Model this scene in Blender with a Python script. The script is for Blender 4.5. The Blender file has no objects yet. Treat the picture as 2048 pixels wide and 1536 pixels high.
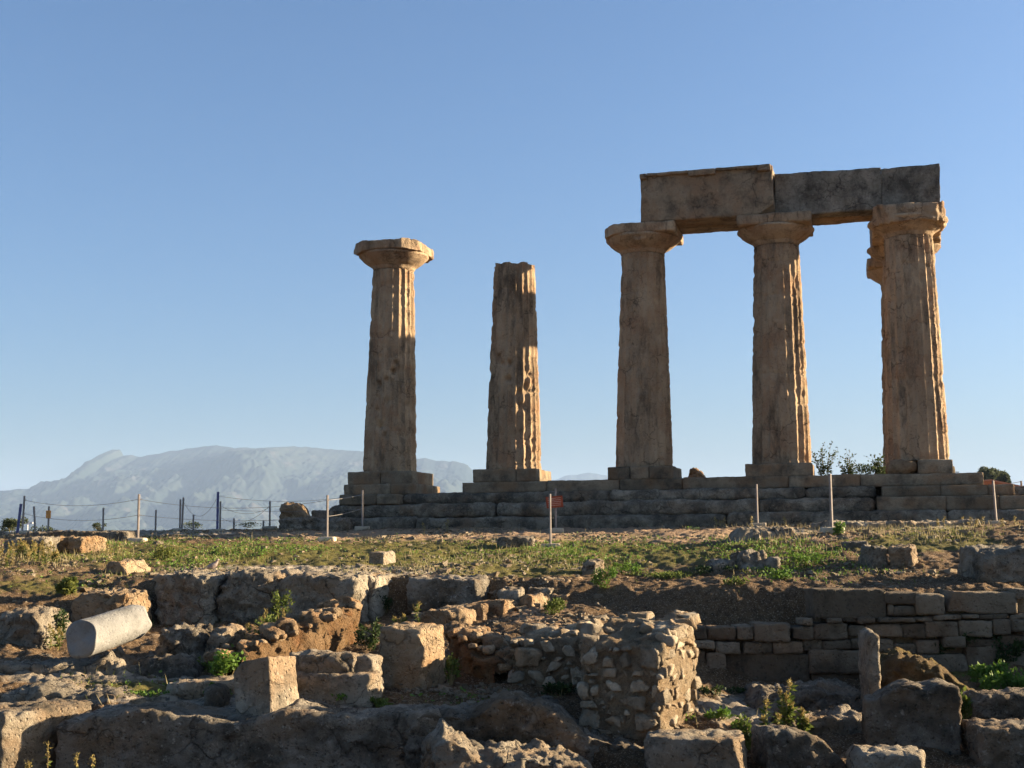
import bpy, math, random
import numpy as np
from mathutils import Matrix, Vector
PI = math.pi
rad = math.radians
S = bpy.context.scene
C = S.collection
rng = np.random.RandomState(7)
random.seed(7)

# ------------------------------------------------------------------ camera
EYE = np.array([0.0, 0.0, 3.0])
FPX = 2611.0            # focal length in pixels of the 2048 px wide photograph
PITCH, ROLL = 0.119, 0.008
HFWD = np.array([0, math.cos(PITCH), math.sin(PITCH)])
_u = np.array([0, -math.sin(PITCH), math.cos(PITCH)])
_x = np.array([1.0, 0, 0])
CX = math.cos(ROLL) * _x - math.sin(ROLL) * _u
CU = math.sin(ROLL) * _x + math.cos(ROLL) * _u
cam_d = bpy.data.cameras.new('camera')
cam = bpy.data.objects.new('camera', cam_d)
C.objects.link(cam)
M3 = Matrix(((CX[0], CU[0], -HFWD[0]), (CX[1], CU[1], -HFWD[1]), (CX[2], CU[2], -HFWD[2])))
cam.matrix_world = Matrix.Translation(Vector(EYE)) @ M3.to_4x4()
cam_d.sensor_width = 36.0
cam_d.lens = 36.0 * FPX / 2048.0
cam_d.clip_start = 0.1
cam_d.clip_end = 60000
S.camera = cam

# ------------------------------------------------------------------ light
SUN_EL, SUN_AZ = rad(15.0), rad(11.0)      # azimuth measured from +X towards +Y
SUNV = np.array([math.cos(SUN_EL) * math.cos(SUN_AZ), math.cos(SUN_EL) * math.sin(SUN_AZ), math.sin(SUN_EL)])
w = bpy.data.worlds.new('World')
S.world = w
w.use_nodes = True
nt = w.node_tree
nt.nodes.clear()
sky = nt.nodes.new('ShaderNodeTexSky')
sky.sky_type = 'NISHITA'
sky.sun_disc = False
sky.sun_elevation = SUN_EL
sky.sun_rotation = PI / 2 - SUN_AZ
sky.altitude = 80
sky.air_density = 1.0
sky.dust_density = 3.0
sky.ozone_density = 6.0
bg = nt.nodes.new('ShaderNodeBackground')
bg.inputs['Strength'].default_value = 0.05
wo = nt.nodes.new('ShaderNodeOutputWorld')
wb = nt.nodes.new('ShaderNodeMix')          # camera white balance, warm day setting
wb.data_type = 'RGBA'; wb.blend_type = 'MULTIPLY'; wb.inputs[0].default_value = 1.0
wb.inputs[7].default_value = (0.96, 0.95, 0.92, 1)
nt.links.new(sky.outputs[0], wb.inputs[6])
nt.links.new(wb.outputs[2], bg.inputs[0])
nt.links.new(bg.outputs[0], wo.inputs[0])
sd = bpy.data.lights.new('sun', 'SUN')
sd.energy = 5.0
sd.angle = rad(0.55)
sd.color = (1.0, 0.80, 0.54)
so = bpy.data.objects.new('sun', sd)
C.objects.link(so)
so.rotation_euler = Vector(SUNV).to_track_quat('Z', 'Y').to_euler()
S.view_settings.view_transform = 'Standard'
S.view_settings.look = 'None'
S.view_settings.gamma = 1
S.view_settings.exposure = 2.2
S.cycles.use_denoising = True
S.cycles.max_bounces = 6

# ------------------------------------------------------------------ numpy noise
_perm = np.random.RandomState(3).permutation(256)
_perm = np.concatenate([_perm, _perm, _perm])
_g = np.random.RandomState(5).normal(size=(256, 3))
_g /= np.linalg.norm(_g, axis=1)[:, None]
def perlin(p):
    p = np.asarray(p, float)
    i = np.floor(p).astype(int)
    f = p - i
    i &= 255
    t = f * f * f * (f * (f * 6 - 15) + 10)
    out = 0
    for dx in (0, 1):
        wx = t[:, 0] if dx else 1 - t[:, 0]
        a = _perm[i[:, 0] + dx]
        for dy in (0, 1):
            wy = t[:, 1] if dy else 1 - t[:, 1]
            b = _perm[a + (i[:, 1] + dy)]
            for dz in (0, 1):
                wz = t[:, 2] if dz else 1 - t[:, 2]
                g = _g[_perm[b + (i[:, 2] + dz)]]
                out = out + wx * wy * wz * (g[:, 0] * (f[:, 0] - dx) + g[:, 1] * (f[:, 1] - dy) + g[:, 2] * (f[:, 2] - dz))
    return out * 1.6
def fbm(p, sc=1.0, o=4, gain=0.5):
    p = np.asarray(p, float) * sc
    s = 0; a = 1.0
    for k in range(o):
        s = s + a * perlin(p + 17.3 * k)
        p = p * 2.03
        a *= gain
    return s
def fbm2(x, y, sc=1.0, o=4, gain=0.5, z=0.5):
    x = np.asarray(x, float); sh = x.shape
    return fbm(np.stack([x.ravel(), np.asarray(y, float).ravel(), np.full(x.size, z)], 1), sc, o, gain).reshape(sh)
def sstep(a, b, x):
    t = np.clip((x - a) / (b - a), 0, 1)
    return t * t * (3 - 2 * t)

# ------------------------------------------------------------------ pixel to place
def P(px, py, Y):
    """the point seen at photo pixel px, py that lies Y metres north of the camera"""
    d = HFWD + CX * (px - 1024) / FPX - CU * (py - 768) / FPX
    return EYE + d * (Y / d[1])
def mpp(Y):
    return Y / FPX / math.cos(PITCH) * 0.995

# ------------------------------------------------------------------ mesh helpers
def mesh(name, v, f, mat, parent=None, smooth=True, loc=None):
    me = bpy.data.meshes.new(name)
    v = np.asarray(v, np.float32)
    f = np.asarray(f, np.int32)
    k = f.shape[1]
    me.vertices.add(len(v)); me.vertices.foreach_set('co', v.ravel())
    me.loops.add(f.size); me.loops.foreach_set('vertex_index', f.ravel())
    me.polygons.add(len(f))
    me.polygons.foreach_set('loop_start', np.arange(0, f.size, k, dtype=np.int32))
    me.polygons.foreach_set('loop_total', np.full(len(f), k, dtype=np.int32))
    me.update(calc_edges=True)
    me.validate()
    me.polygons.foreach_set('use_smooth', np.full(len(me.polygons), smooth))
    if mat: me.materials.append(mat)
    o = bpy.data.objects.new(name, me)
    C.objects.link(o)
    if parent is not None: o.parent = parent
    if loc is not None: o.location = loc
    return o
def tag(o, label=None, cat=None, group=None, kind=None):
    if label: o['label'] = label
    if cat: o['category'] = cat
    if group: o['group'] = group
    if kind: o['kind'] = kind
    return o
def empty(name, loc, rz=0.0):
    o = bpy.data.objects.new(name, None)
    o.empty_display_size = 0.2
    C.objects.link(o)
    o.location = loc
    o.rotation_euler = (0, 0, rz)
    return o
def copy_tree(o, parent=None):
    c = o.copy(); C.objects.link(c)
    if parent is not None: c.parent = parent
    for ch in list(o.children): copy_tree(ch, c)
    return c
def grid_faces(nr, nc, closed=False):
    r = np.arange(nr - 1)[:, None]
    c = np.arange(nc if closed else nc - 1)[None]
    c2 = (c + 1) % nc
    a = r * nc + c; b = r * nc + c2; d = (r + 1) * nc + c2; e = (r + 1) * nc + c
    return np.stack([a, b, d, e], -1).reshape(-1, 4)
class MB:
    """collects quads for one mesh"""
    def __init__(s): s.v = []; s.f = []; s.n = 0
    def add(s, v, f):
        v = np.asarray(v, float); s.v.append(v); s.f.append(np.asarray(f) + s.n); s.n += len(v)
    def box(s, c, h, R=None):
        k = np.array([[x, y, z] for x in (-1, 1) for y in (-1, 1) for z in (-1, 1)], float) * np.array(h)
        if R is not None: k = k @ np.array(R).T
        s.add(k + np.array(c), [[0, 1, 3, 2], [4, 6, 7, 5], [0, 4, 5, 1], [2, 3, 7, 6], [0, 2, 6, 4], [1, 5, 7, 3]])
    def tube(s, pts, r, n=6):
        pts = np.asarray(pts, float); m = len(pts)
        r = np.broadcast_to(np.asarray(r, float), (m,))
        t = np.gradient(pts, axis=0); t /= np.linalg.norm(t, axis=1)[:, None] + 1e-9
        ref = np.array([0, 0, 1.0]) if abs(t[0, 2]) < 0.9 else np.array([1.0, 0, 0])
        a = np.cross(t, ref); a /= np.linalg.norm(a, axis=1)[:, None] + 1e-9
        b = np.cross(t, a)
        th = np.linspace(0, 2 * PI, n, endpoint=False)
        v = pts[:, None] + r[:, None, None] * (a[:, None] * np.cos(th)[None, :, None] + b[:, None] * np.sin(th)[None, :, None])
        v = v.reshape(-1, 3)
        f = grid_faces(m, n, True)
        s.add(v, f)
        if n == 6:
            e = (m - 1) * n
            s.f.append(np.array([[0, 1, 2, 3], [0, 3, 4, 5], [e + 3, e + 2, e + 1, e], [e + 5, e + 4, e + 3, e]]) + s.n - len(v))
    def build(s, name, mat, parent=None, smooth=False, loc=None):
        return mesh(name, np.concatenate(s.v), np.concatenate(s.f), mat, parent, smooth, loc)

_bc = {}
def box_grid(n):
    """welded surface lattice of a box, n=(nx,ny,nz) cells, coords in -1..1"""
    if n in _bc: return _bc[n]
    nx, ny, nz = n
    quads = []
    def face(ax, side):
        o = [a for a in (0, 1, 2) if a != ax]
        m = [nx, ny, nz]
        i, j = np.meshgrid(np.arange(m[o[0]]), np.arange(m[o[1]]), indexing='ij')
        i = i.ravel(); j = j.ravel()
        q = np.zeros((len(i), 4, 3), int)
        for k, (di, dj) in enumerate(((0, 0), (1, 0), (1, 1), (0, 1))):
            q[:, k, o[0]] = i + di; q[:, k, o[1]] = j + dj; q[:, k, ax] = side * m[ax]
        flip = (side == 0) ^ (ax == 1)
        if flip: q = q[:, ::-1]
        quads.append(q)
    for ax in (0, 1, 2):
        face(ax, 0); face(ax, 1)
    q = np.concatenate(quads)
    key = (q[..., 0] * (ny + 1) + q[..., 1]) * (nz + 1) + q[..., 2]
    uq, inv = np.unique(key.ravel(), return_inverse=True)
    zz = uq % (nz + 1); yy = (uq // (nz + 1)) % (ny + 1); xx = uq // ((nz + 1) * (ny + 1))
    c = np.stack([xx / nx, yy / ny, zz / nz], 1) * 2 - 1
    _bc[n] = (c, inv.reshape(-1, 4))
    return _bc[n]
def stone_verts(w, d, h, seg=0.05, rnd=0.05, amp=0.03, sc=1.6, seed=0, chops=(), contour=None, fine=0.3, taper=0.0, mx=70, facet=0, strata=0.0):
    """a weathered block, base at z=0, centred in x and y"""
    n = tuple(int(np.clip(round(s / seg), 3, mx)) for s in (w, d, h))
    c, f = box_grid(n)
    hs = np.array([w, d, h]) / 2
    q = c * hs
    r = min(rnd, hs.min() * 0.95)
    inner = np.clip(q, -(hs - r), hs - r)
    dlt = q - inner
    L = np.linalg.norm(dlt, axis=1)[:, None]
    p = np.where(L > 1e-9, inner + dlt / np.maximum(L, 1e-9) * r, q)
    nrm = dlt / np.maximum(L, 1e-9)
    if taper: p[:, :2] *= (1 - taper * (p[:, 2:3] / hs[2] + 1) / 2)
    if contour is not None:
        cu = np.interp(p[:, 0] / w + 0.5, [a for a, b in contour], [b for a, b in contour])
        p[:, 2] = (p[:, 2] + hs[2]) * cu - hs[2]
    if facet:
        rf = np.random.RandomState(int(abs(seed) * 91) % 100000)
        extra = []
        for _ in range(facet):
            nn = rf.normal(size=3) * [1, 1, .9]; nn[2] = nn[2] if rf.rand() < .3 else abs(nn[2]); nn /= np.linalg.norm(nn)
            extra.append((*nn, float(np.abs(nn) @ hs) * rf.uniform(.80, .95)))
        chops = list(chops) + extra
    for (nx, ny, nz, dd) in chops:
        nn = np.array([nx, ny, nz], float); nn /= np.linalg.norm(nn)
        s = p @ nn - dd
        k = s > 0
        p[k] -= np.outer(s[k], nn) * 0.93
    off = np.array([seed * 3.71, seed * 1.93, seed * 5.17])
    b = p + off
    m1 = (.55 * fbm(b, sc, 3) + .6 * (.35 - np.abs(fbm(b + 5, sc * 1.3, 3))))[:, None]
    if strata: m1 = m1 + strata * fbm(np.stack([b[:, 0] * .15, b[:, 1] * .15, b[:, 2] * 1.0 + .12 * b[:, 0]], 1), 7, 3)[:, None]
    dv = np.stack([fbm(b + 31, sc, 2), fbm(b + 57, sc, 2), fbm(b + 83, sc, 2)], 1)
    fn = fbm(b, sc * 6, 3)[:, None]
    pit = np.maximum(0, fbm(b + 11, sc * 4.2, 2) - 0.35)[:, None]
    p = p + nrm * (m1 * amp * 0.8 + fn * amp * fine - pit * amp * 1.1) + dv * amp * 0.6
    p[:, 2] += hs[2]
    return p, f

# ------------------------------------------------------------------ materials
def newmat(name):
    m = bpy.data.materials.new(name); m.use_nodes = True
    nt = m.node_tree; b = nt.nodes['Principled BSDF']
    b.inputs['Roughness'].default_value = 0.9
    b.inputs['Specular IOR Level'].default_value = 0.15
    return m, nt, b
def N(nt, t, **k):
    n = nt.nodes.new(t)
    for a, v in k.items():
        if a.startswith('i_'):
            n.inputs[a[2:].replace('_', ' ')].default_value = v
        else: setattr(n, a, v)
    return n
def ramp(nt, src, stops):
    r = nt.nodes.new('ShaderNodeValToRGB')
    e = r.color_ramp.elements
    while len(e) < len(stops): e.new(0.5)
    for el, (p, c) in zip(e, stops):
        el.position = p
        el.color = (c, c, c, 1) if isinstance(c, (int, float)) else (*c, 1)
    nt.links.new(src, r.inputs[0])
    return r.outputs[0]
def mixc(nt, fac, a, b, mode='MIX'):
    m = nt.nodes.new('ShaderNodeMix'); m.data_type = 'RGBA'; m.blend_type = mode
    for sck, v in ((m.inputs[0], fac), (m.inputs[6], a), (m.inputs[7], b)):
        if isinstance(v, (int, float)): sck.default_value = v
        elif isinstance(v, tuple): sck.default_value = (*v, 1)
        else: nt.links.new(v, sck)
    return m.outputs[2]
def noise(nt, vec, scale, detail=5, rough=0.6, dist=0.0, w=None):
    n = N(nt, 'ShaderNodeTexNoise')
    n.inputs['Scale'].default_value = scale; n.inputs['Detail'].default_value = detail
    n.inputs['Roughness'].default_value = rough; n.inputs['Distortion'].default_value = dist
    nt.links.new(vec, n.inputs['Vector'])
    return n.outputs[0]
def stone_mat(name, base, dark, light, warm=None, streak=1.0, dark_amt=0.5, spots=0.4, bump=0.6, fscale=1.0, jitter=0.25):
    k3 = (1.04, .98, .87) if name.split('_')[0] in ('grey', 'dark', 'step', 'wall', 'white') else (1.0, .93, .80) if name in ('column_limestone', 'architrave_limestone') else (1.0, .90, .74)
    wm = lambda c: None if c is None else (c[0] * k3[0], c[1] * k3[1], c[2] * k3[2])
    base, dark, light, warm = wm(base), wm(dark), wm(light), wm(warm)
    m, nt, b = newmat(name)
    tc = N(nt, 'ShaderNodeTexCoord')
    oi = N(nt, 'ShaderNodeObjectInfo')
    mp = N(nt, 'ShaderNodeMapping')
    nt.links.new(tc.outputs['Object'], mp.inputs[0])
    add = N(nt, 'ShaderNodeVectorMath', operation='ADD')
    mul = N(nt, 'ShaderNodeMath', operation='MULTIPLY'); mul.inputs[1].default_value = 37.0
    nt.links.new(oi.outputs['Random'], mul.inputs[0])
    nt.links.new(mp.outputs[0], add.inputs[0]); nt.links.new(mul.outputs[0], add.inputs[1])
    v = add.outputs[0]
    st = N(nt, 'ShaderNodeVectorMath', operation='MULTIPLY'); st.inputs[1].default_value = (1, 1, streak)
    nt.links.new(v, st.inputs[0]); vs = st.outputs[0]
    col = mixc(nt, ramp(nt, noise(nt, vs, 1.7 * fscale, 6, 0.62), [(0.36, 0.0), (0.62, 1.0)]), base, light)
    if warm: col = mixc(nt, ramp(nt, noise(nt, v, 1.1 * fscale, 4, 0.6), [(0.47, 0.0), (0.62, 0.85)]), col, warm)
    dk = ramp(nt, noise(nt, vs, 2.0 * fscale, 9, 0.72, 0.15), [(0.62 - 0.28 * dark_amt, 0.0), (0.78 - 0.25 * dark_amt, 0.85)])
    col = mixc(nt, dk, col, dark)
    sp = ramp(nt, noise(nt, v, 15 * fscale, 7, 0.8), [(0.55, 0.0), (0.63, spots)])
    col = mixc(nt, sp, col, tuple(c * 0.5 for c in dark))
    lp = ramp(nt, noise(nt, v, 11 * fscale, 7, 0.8), [(0.57, 0.0), (0.66, spots)])
    col = mixc(nt, lp, col, tuple(min(0.62, c * 1.3) for c in light))
    rv = N(nt, 'ShaderNodeMapRange'); rv.inputs['To Min'].default_value = 1 - jitter; rv.inputs['To Max'].default_value = 1 + jitter * 0.6
    nt.links.new(oi.outputs['Random'], rv.inputs[0])
    col = mixc(nt, 1.0, col, rv.outputs[0], 'MULTIPLY')
    nt.links.new(col, b.inputs['Base Color'])
    h1 = noise(nt, v, 5 * fscale, 12, 0.78)
    h2 = noise(nt, v, 38 * fscale, 4, 0.7)
    vo = N(nt, 'ShaderNodeTexVoronoi'); vo.inputs['Scale'].default_value = 17 * fscale
    nt.links.new(v, vo.inputs['Vector'])
    pits = ramp(nt, vo.outputs[0], [(0.05, 0.0), (0.3, 1.0)])
    s1 = N(nt, 'ShaderNodeMath', operation='MULTIPLY_ADD'); s1.inputs[1].default_value = 0.22
    nt.links.new(h2, s1.inputs[0]); nt.links.new(h1, s1.inputs[2])
    s2 = N(nt, 'ShaderNodeMath', operation='MULTIPLY_ADD'); s2.inputs[1].default_value = 0.4
    nt.links.new(pits, s2.inputs[0]); nt.links.new(s1.outputs[0], s2.inputs[2])
    if name.split('_')[0] in ('grey', 'dark', 'warm', 'step', 'column', 'architrave'):
        wv = N(nt, 'ShaderNodeTexNoise'); wv.inputs['Scale'].default_value = 3.0; wv.inputs['Detail'].default_value = 4; nt.links.new(v, wv.inputs['Vector'])
        ad = N(nt, 'ShaderNodeVectorMath', operation='MULTIPLY_ADD'); ad.inputs[1].default_value = (.5, .5, .5)
        nt.links.new(wv.outputs[1], ad.inputs[0]); nt.links.new(v, ad.inputs[2])
        cr = N(nt, 'ShaderNodeTexVoronoi', feature='DISTANCE_TO_EDGE'); cr.inputs['Scale'].default_value = 1.7; nt.links.new(ad.outputs[0], cr.inputs['Vector'])
        msk = ramp(nt, noise(nt, v, 1.3, 2, .5), [(.45, 0.0), (.6, 1.0)])
        ck = mixc(nt, msk, (1.0, 1.0, 1.0), ramp(nt, cr.outputs[0], [(0.0, 0.0), (0.03, 1.0)]))
        s3 = N(nt, 'ShaderNodeMath', operation='MULTIPLY_ADD'); s3.inputs[1].default_value = 0.35
        nt.links.new(ck, s3.inputs[0]); nt.links.new(s2.outputs[0], s3.inputs[2]); s2 = s3
        col = mixc(nt, 0.55, col, mixc(nt, 1.0, col, ck, 'MULTIPLY')); nt.links.new(col, b.inputs['Base Color'])
    bp = N(nt, 'ShaderNodeBump'); bp.inputs['Strength'].default_value = min(1, bump); bp.inputs['Distance'].default_value = 0.11 * max(1, bump)
    nt.links.new(s2.outputs[0], bp.inputs['Height'])
    nt.links.new(bp.outputs[0], b.inputs['Normal'])
    return m
M = {}
M['column'] = stone_mat('column_limestone', (0.315, 0.237, 0.168), (0.085, 0.068, 0.052), (0.46, 0.36, 0.26), warm=(0.33, 0.215, 0.14), streak=0.3, dark_amt=0.48, spots=0.45, bump=0.8, jitter=0.1)
M['architrave'] = stone_mat('architrave_limestone', (0.23, 0.185, 0.14), (0.075, 0.066, 0.055), (0.34, 0.28, 0.21), warm=(0.28, 0.19, 0.125), streak=0.9, dark_amt=0.5, spots=0.45, bump=0.7, jitter=0.1)
M['architrave_dark'] = stone_mat('dark_architrave_limestone', (0.17, 0.155, 0.13), (0.055, 0.05, 0.043), (0.27, 0.25, 0.215), streak=0.8, dark_amt=0.72, spots=0.6, bump=0.8, jitter=0.1)
M['step'] = stone_mat('step_limestone', (0.215, 0.19, 0.155), (0.065, 0.06, 0.052), (0.34, 0.305, 0.25), warm=(0.22, 0.155, 0.105), streak=1.0, dark_amt=0.75, spots=0.6, bump=0.9)
M['restored'] = stone_mat('restored_limestone', (0.185, 0.16, 0.13), (0.07, 0.064, 0.055), (0.255, 0.22, 0.175), warm=(0.21, 0.14, 0.09), streak=1.0, dark_amt=0.5, spots=0.4, bump=0.5, jitter=0.3)
M['rock'] = stone_mat('grey_limestone', (0.27, 0.235, 0.19), (0.085, 0.078, 0.065), (0.40, 0.36, 0.30), warm=(0.30, 0.215, 0.14), dark_amt=0.5, spots=0.7, bump=1.0)
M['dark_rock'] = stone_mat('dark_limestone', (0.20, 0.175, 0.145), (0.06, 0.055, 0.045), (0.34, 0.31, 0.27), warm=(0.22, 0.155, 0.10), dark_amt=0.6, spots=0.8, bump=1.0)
M['warm_rock'] = stone_mat('warm_limestone', (0.29, 0.22, 0.155), (0.09, 0.07, 0.05), (0.42, 0.345, 0.26), warm=(0.31, 0.195, 0.11), dark_amt=0.35, spots=0.6, bump=1.0)
M['rubble'] = stone_mat('rubble_stone', (0.31, 0.275, 0.23), (0.13, 0.115, 0.095), (0.48, 0.44, 0.38), warm=(0.31, 0.235, 0.165), dark_amt=0.3, spots=0.4, bump=0.8, fscale=2.0, jitter=0.4)
M['mortar'] = stone_mat('earthen_mortar', (0.34, 0.28, 0.215), (0.17, 0.135, 0.10), (0.45, 0.385, 0.30), warm=(0.35, 0.26, 0.175), dark_amt=0.35, spots=0.8, bump=1.3, fscale=2.5)
M['clay'] = stone_mat('orange_clay', (0.26, 0.165, 0.09), (0.11, 0.07, 0.04), (0.34, 0.24, 0.15), warm=(0.28, 0.15, 0.075), dark_amt=0.4, spots=0.7, bump=1.3, fscale=2.0)
M['moss_earth'] = stone_mat('mossy_earth', (0.15, 0.11, 0.06), (0.08, 0.06, 0.03), (0.23, 0.175, 0.10), warm=(0.17, 0.14, 0.05), dark_amt=0.5, spots=0.5, bump=1.3, fscale=1.5)
M['marble'] = stone_mat('white_marble', (0.17, 0.175, 0.18), (0.085, 0.085, 0.085), (0.235, 0.24, 0.245), dark_amt=0.3, spots=0.35, bump=0.35, jitter=0.05)
M['concrete'] = stone_mat('concrete', (0.36, 0.33, 0.29), (0.2, 0.18, 0.155), (0.45, 0.42, 0.37), dark_amt=0.2, spots=0.2, bump=0.3)
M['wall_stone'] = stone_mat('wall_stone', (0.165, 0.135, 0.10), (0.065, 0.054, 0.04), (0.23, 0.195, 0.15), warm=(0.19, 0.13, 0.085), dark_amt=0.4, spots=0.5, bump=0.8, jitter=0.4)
def plain(name, col, rough=0.6, var=0.15, metal=0.0, scale=8):
    m, nt, b = newmat(name)
    tc = N(nt, 'ShaderNodeTexCoord')
    n = noise(nt, tc.outputs['Object'], scale, 5, 0.65)
    c = mixc(nt, ramp(nt, n, [(0.3, 0.0), (0.7, 1.0)]), tuple(k * (1 - var) for k in col), tuple(min(1, k * (1 + var)) for k in col))
    nt.links.new(c, b.inputs['Base Color'])
    b.inputs['Roughness'].default_value = rough; b.inputs['Metallic'].default_value = metal
    return m
M['metal'] = plain('galvanised_post', (0.25, 0.215, 0.19), 0.65, 0.25, 0.3)
M['blue_metal'] = plain('blue_painted_post', (0.085, 0.09, 0.19), 0.6, 0.3)
M['rope'] = plain('grey_rope', (0.22, 0.20, 0.18), 0.9)
M['sign'] = plain('orange_sign_paint', (0.24, 0.05, 0.02), 0.6, 0.2)
M['sign_yellow'] = plain('orange_yellow_paint', (0.75, 0.30, 0.06), 0.6, 0.2)
M['lettering'] = plain('white_lettering', (0.42, 0.30, 0.24), 0.6)
M['tile'] = plain('roof_tiles', (0.42, 0.17, 0.09), 0.8, 0.3)
M['plaster'] = plain('plaster', (0.5, 0.46, 0.4), 0.9)
M['bark'] = plain('bark', (0.13, 0.10, 0.07), 0.9, 0.3)
M['wood'] = plain('pole_wood', (0.16, 0.12, 0.09), 0.9)
M['white_metal'] = plain('white_rail', (0.75, 0.73, 0.7), 0.5)
def leaf_mat(name, a, bcol, trans=0.35, scale=3.0):
    m, nt, b = newmat(name)
    tc = N(nt, 'ShaderNodeTexCoord'); oi = N(nt, 'ShaderNodeObjectInfo')
    add = N(nt, 'ShaderNodeVectorMath', operation='ADD')
    nt.links.new(tc.outputs['Object'], add.inputs[0]); nt.links.new(oi.outputs['Random'], add.inputs[1])
    n = noise(nt, add.outputs[0], scale, 4, 0.8)
    c = mixc(nt, ramp(nt, n, [(0.35, 0.0), (0.65, 1.0)]), a, bcol)
    nt.links.new(c, b.inputs['Base Color'])
    b.inputs['Roughness'].default_value = 0.6
    tr = N(nt, 'ShaderNodeBsdfTranslucent')
    nt.links.new(c, tr.inputs[0])
    mx = N(nt, 'ShaderNodeMixShader'); mx.inputs[0].default_value = trans
    out = [x for x in nt.nodes if x.type == 'OUTPUT_MATERIAL'][0]
    nt.links.new(b.outputs[0], mx.inputs[1]); nt.links.new(tr.outputs[0], mx.inputs[2])
    nt.links.new(mx.outputs[0], out.inputs[0])
    return m
M['grass'] = leaf_mat('grass_blades', (0.085, 0.115, 0.022), (0.19, 0.19, 0.05))
M['cover'] = leaf_mat('clover_leaves', (0.06, 0.13, 0.018), (0.15, 0.23, 0.04))
M['weed'] = leaf_mat('weed_leaves', (0.06, 0.10, 0.02), (0.15, 0.17, 0.035), scale=9)
M['dry'] = leaf_mat('dry_seed_heads', (0.22, 0.16, 0.05), (0.34, 0.27, 0.09), scale=9)
M['stem'] = leaf_mat('green_stems', (0.16, 0.14, 0.05), (0.24, 0.17, 0.08), 0.1)
M['dark_leaf'] = leaf_mat('dark_leaves', (0.025, 0.045, 0.015), (0.06, 0.085, 0.025))
M['olive'] = leaf_mat('olive_leaves', (0.05, 0.065, 0.028), (0.11, 0.125, 0.06), 0.25, 0.8)
M['straw'] = leaf_mat('straw', (0.28, 0.22, 0.10), (0.38, 0.32, 0.17), scale=6)

def ground_mat():
    m, nt, b = newmat('ground_soil')
    tc = N(nt, 'ShaderNodeTexCoord'); v = tc.outputs['Object']
    def attr(n):
        a = N(nt, 'ShaderNodeAttribute'); a.attribute_name = n; return a.outputs['Fac']
    soil = mixc(nt, ramp(nt, noise(nt, v, 0.9, 8, 0.65), [(0.35, 0), (0.65, 1)]), (0.135, 0.078, 0.036), (0.25, 0.16, 0.082))
    soil = mixc(nt, ramp(nt, noise(nt, v, 14, 6, 0.75), [(0.42, 0), (0.62, 0.8)]), soil, (0.055, 0.034, 0.018))
    grav = mixc(nt, ramp(nt, noise(nt, v, 11, 6, 0.75), [(0.35, 0), (0.62, 1)]), (0.25, 0.155, 0.09), (0.47, 0.33, 0.21))
    gp = ramp(nt, noise(nt, v, 46, 3, 0.75), [(0.56, 0.0), (0.62, 1.0)])
    soil = mixc(nt, gp, soil, (0.40, 0.30, 0.20))
    moss = mixc(nt, ramp(nt, noise(nt, v, 6, 6, 0.7), [(0.38, 0), (0.62, 1)]), (0.09, 0.08, 0.022), (0.20, 0.17, 0.05))
    rock = mixc(nt, ramp(nt, noise(nt, v, 1.8, 8, 0.7), [(0.35, 0), (0.62, 1)]), (0.27, 0.22, 0.16), (0.48, 0.40, 0.30))
    rock = mixc(nt, ramp(nt, noise(nt, v, 9, 6, 0.75), [(0.5, 0), (0.62, 0.8)]), rock, (0.08, 0.072, 0.058))
    def soft(a, s):
        ad = N(nt, 'ShaderNodeMath', operation='ADD'); nt.links.new(a, ad.inputs[0]); nt.links.new(noise(nt, v, s, 6, 0.7), ad.inputs[1])
        return ramp(nt, ad.outputs[0], [(0.80, 0), (0.98, 1)])
    c = mixc(nt, soft(attr('gravel'), 2.5), soil, grav)
    c = mixc(nt, soft(attr('moss'), 3.5), c, moss)
    c = mixc(nt, soft(attr('rock'), 1.8), c, rock)
    nt.links.new(c, b.inputs['Base Color'])
    h = noise(nt, v, 7, 12, 0.8); h2 = noise(nt, v, 45, 4, 0.75)
    s = N(nt, 'ShaderNodeMath', operation='MULTIPLY_ADD'); s.inputs[1].default_value = 0.4
    nt.links.new(h2, s.inputs[0]); nt.links.new(h, s.inputs[2])
    bp = N(nt, 'ShaderNodeBump'); bp.inputs['Strength'].default_value = 1.0; bp.inputs['Distance'].default_value = 0.12
    nt.links.new(s.outputs[0], bp.inputs['Height']); nt.links.new(bp.outputs[0], b.inputs['Normal'])
    return m
M['ground'] = ground_mat()

# ------------------------------------------------------------------ terrain
class TPS:
    def __init__(s, pts, lam=0.02):
        pts = np.array(pts, float); s.xy = pts[:, :2]; n = len(pts)
        r = np.linalg.norm(s.xy[:, None] - s.xy[None], axis=2)
        K = np.where(r > 0, r * r * np.log(r + 1e-12), 0) + lam * np.eye(n)
        A = np.zeros((n + 3, n + 3)); A[:n, :n] = K; A[:n, n] = 1; A[:n, n + 1:] = s.xy; A[n, :n] = 1; A[n + 1:, :n] = s.xy.T
        s.c = np.linalg.solve(A, np.append(pts[:, 2], [0, 0, 0]))
    def __call__(s, x, y):
        sh = np.shape(x); x = np.clip(np.ravel(x), -24, 28); y = np.clip(np.ravel(y), 2, 46)
        out = s.c[-3] + s.c[-2] * x + s.c[-1] * y
        for k in range(len(s.xy)):
            r2 = (x - s.xy[k, 0]) ** 2 + (y - s.xy[k, 1]) ** 2
            out = out + s.c[k] * 0.5 * r2 * np.log(r2 + 1e-12)
        return out.reshape(sh)
def PT(lst): return [tuple(P(a, b, c)) for a, b, c in lst]
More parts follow.
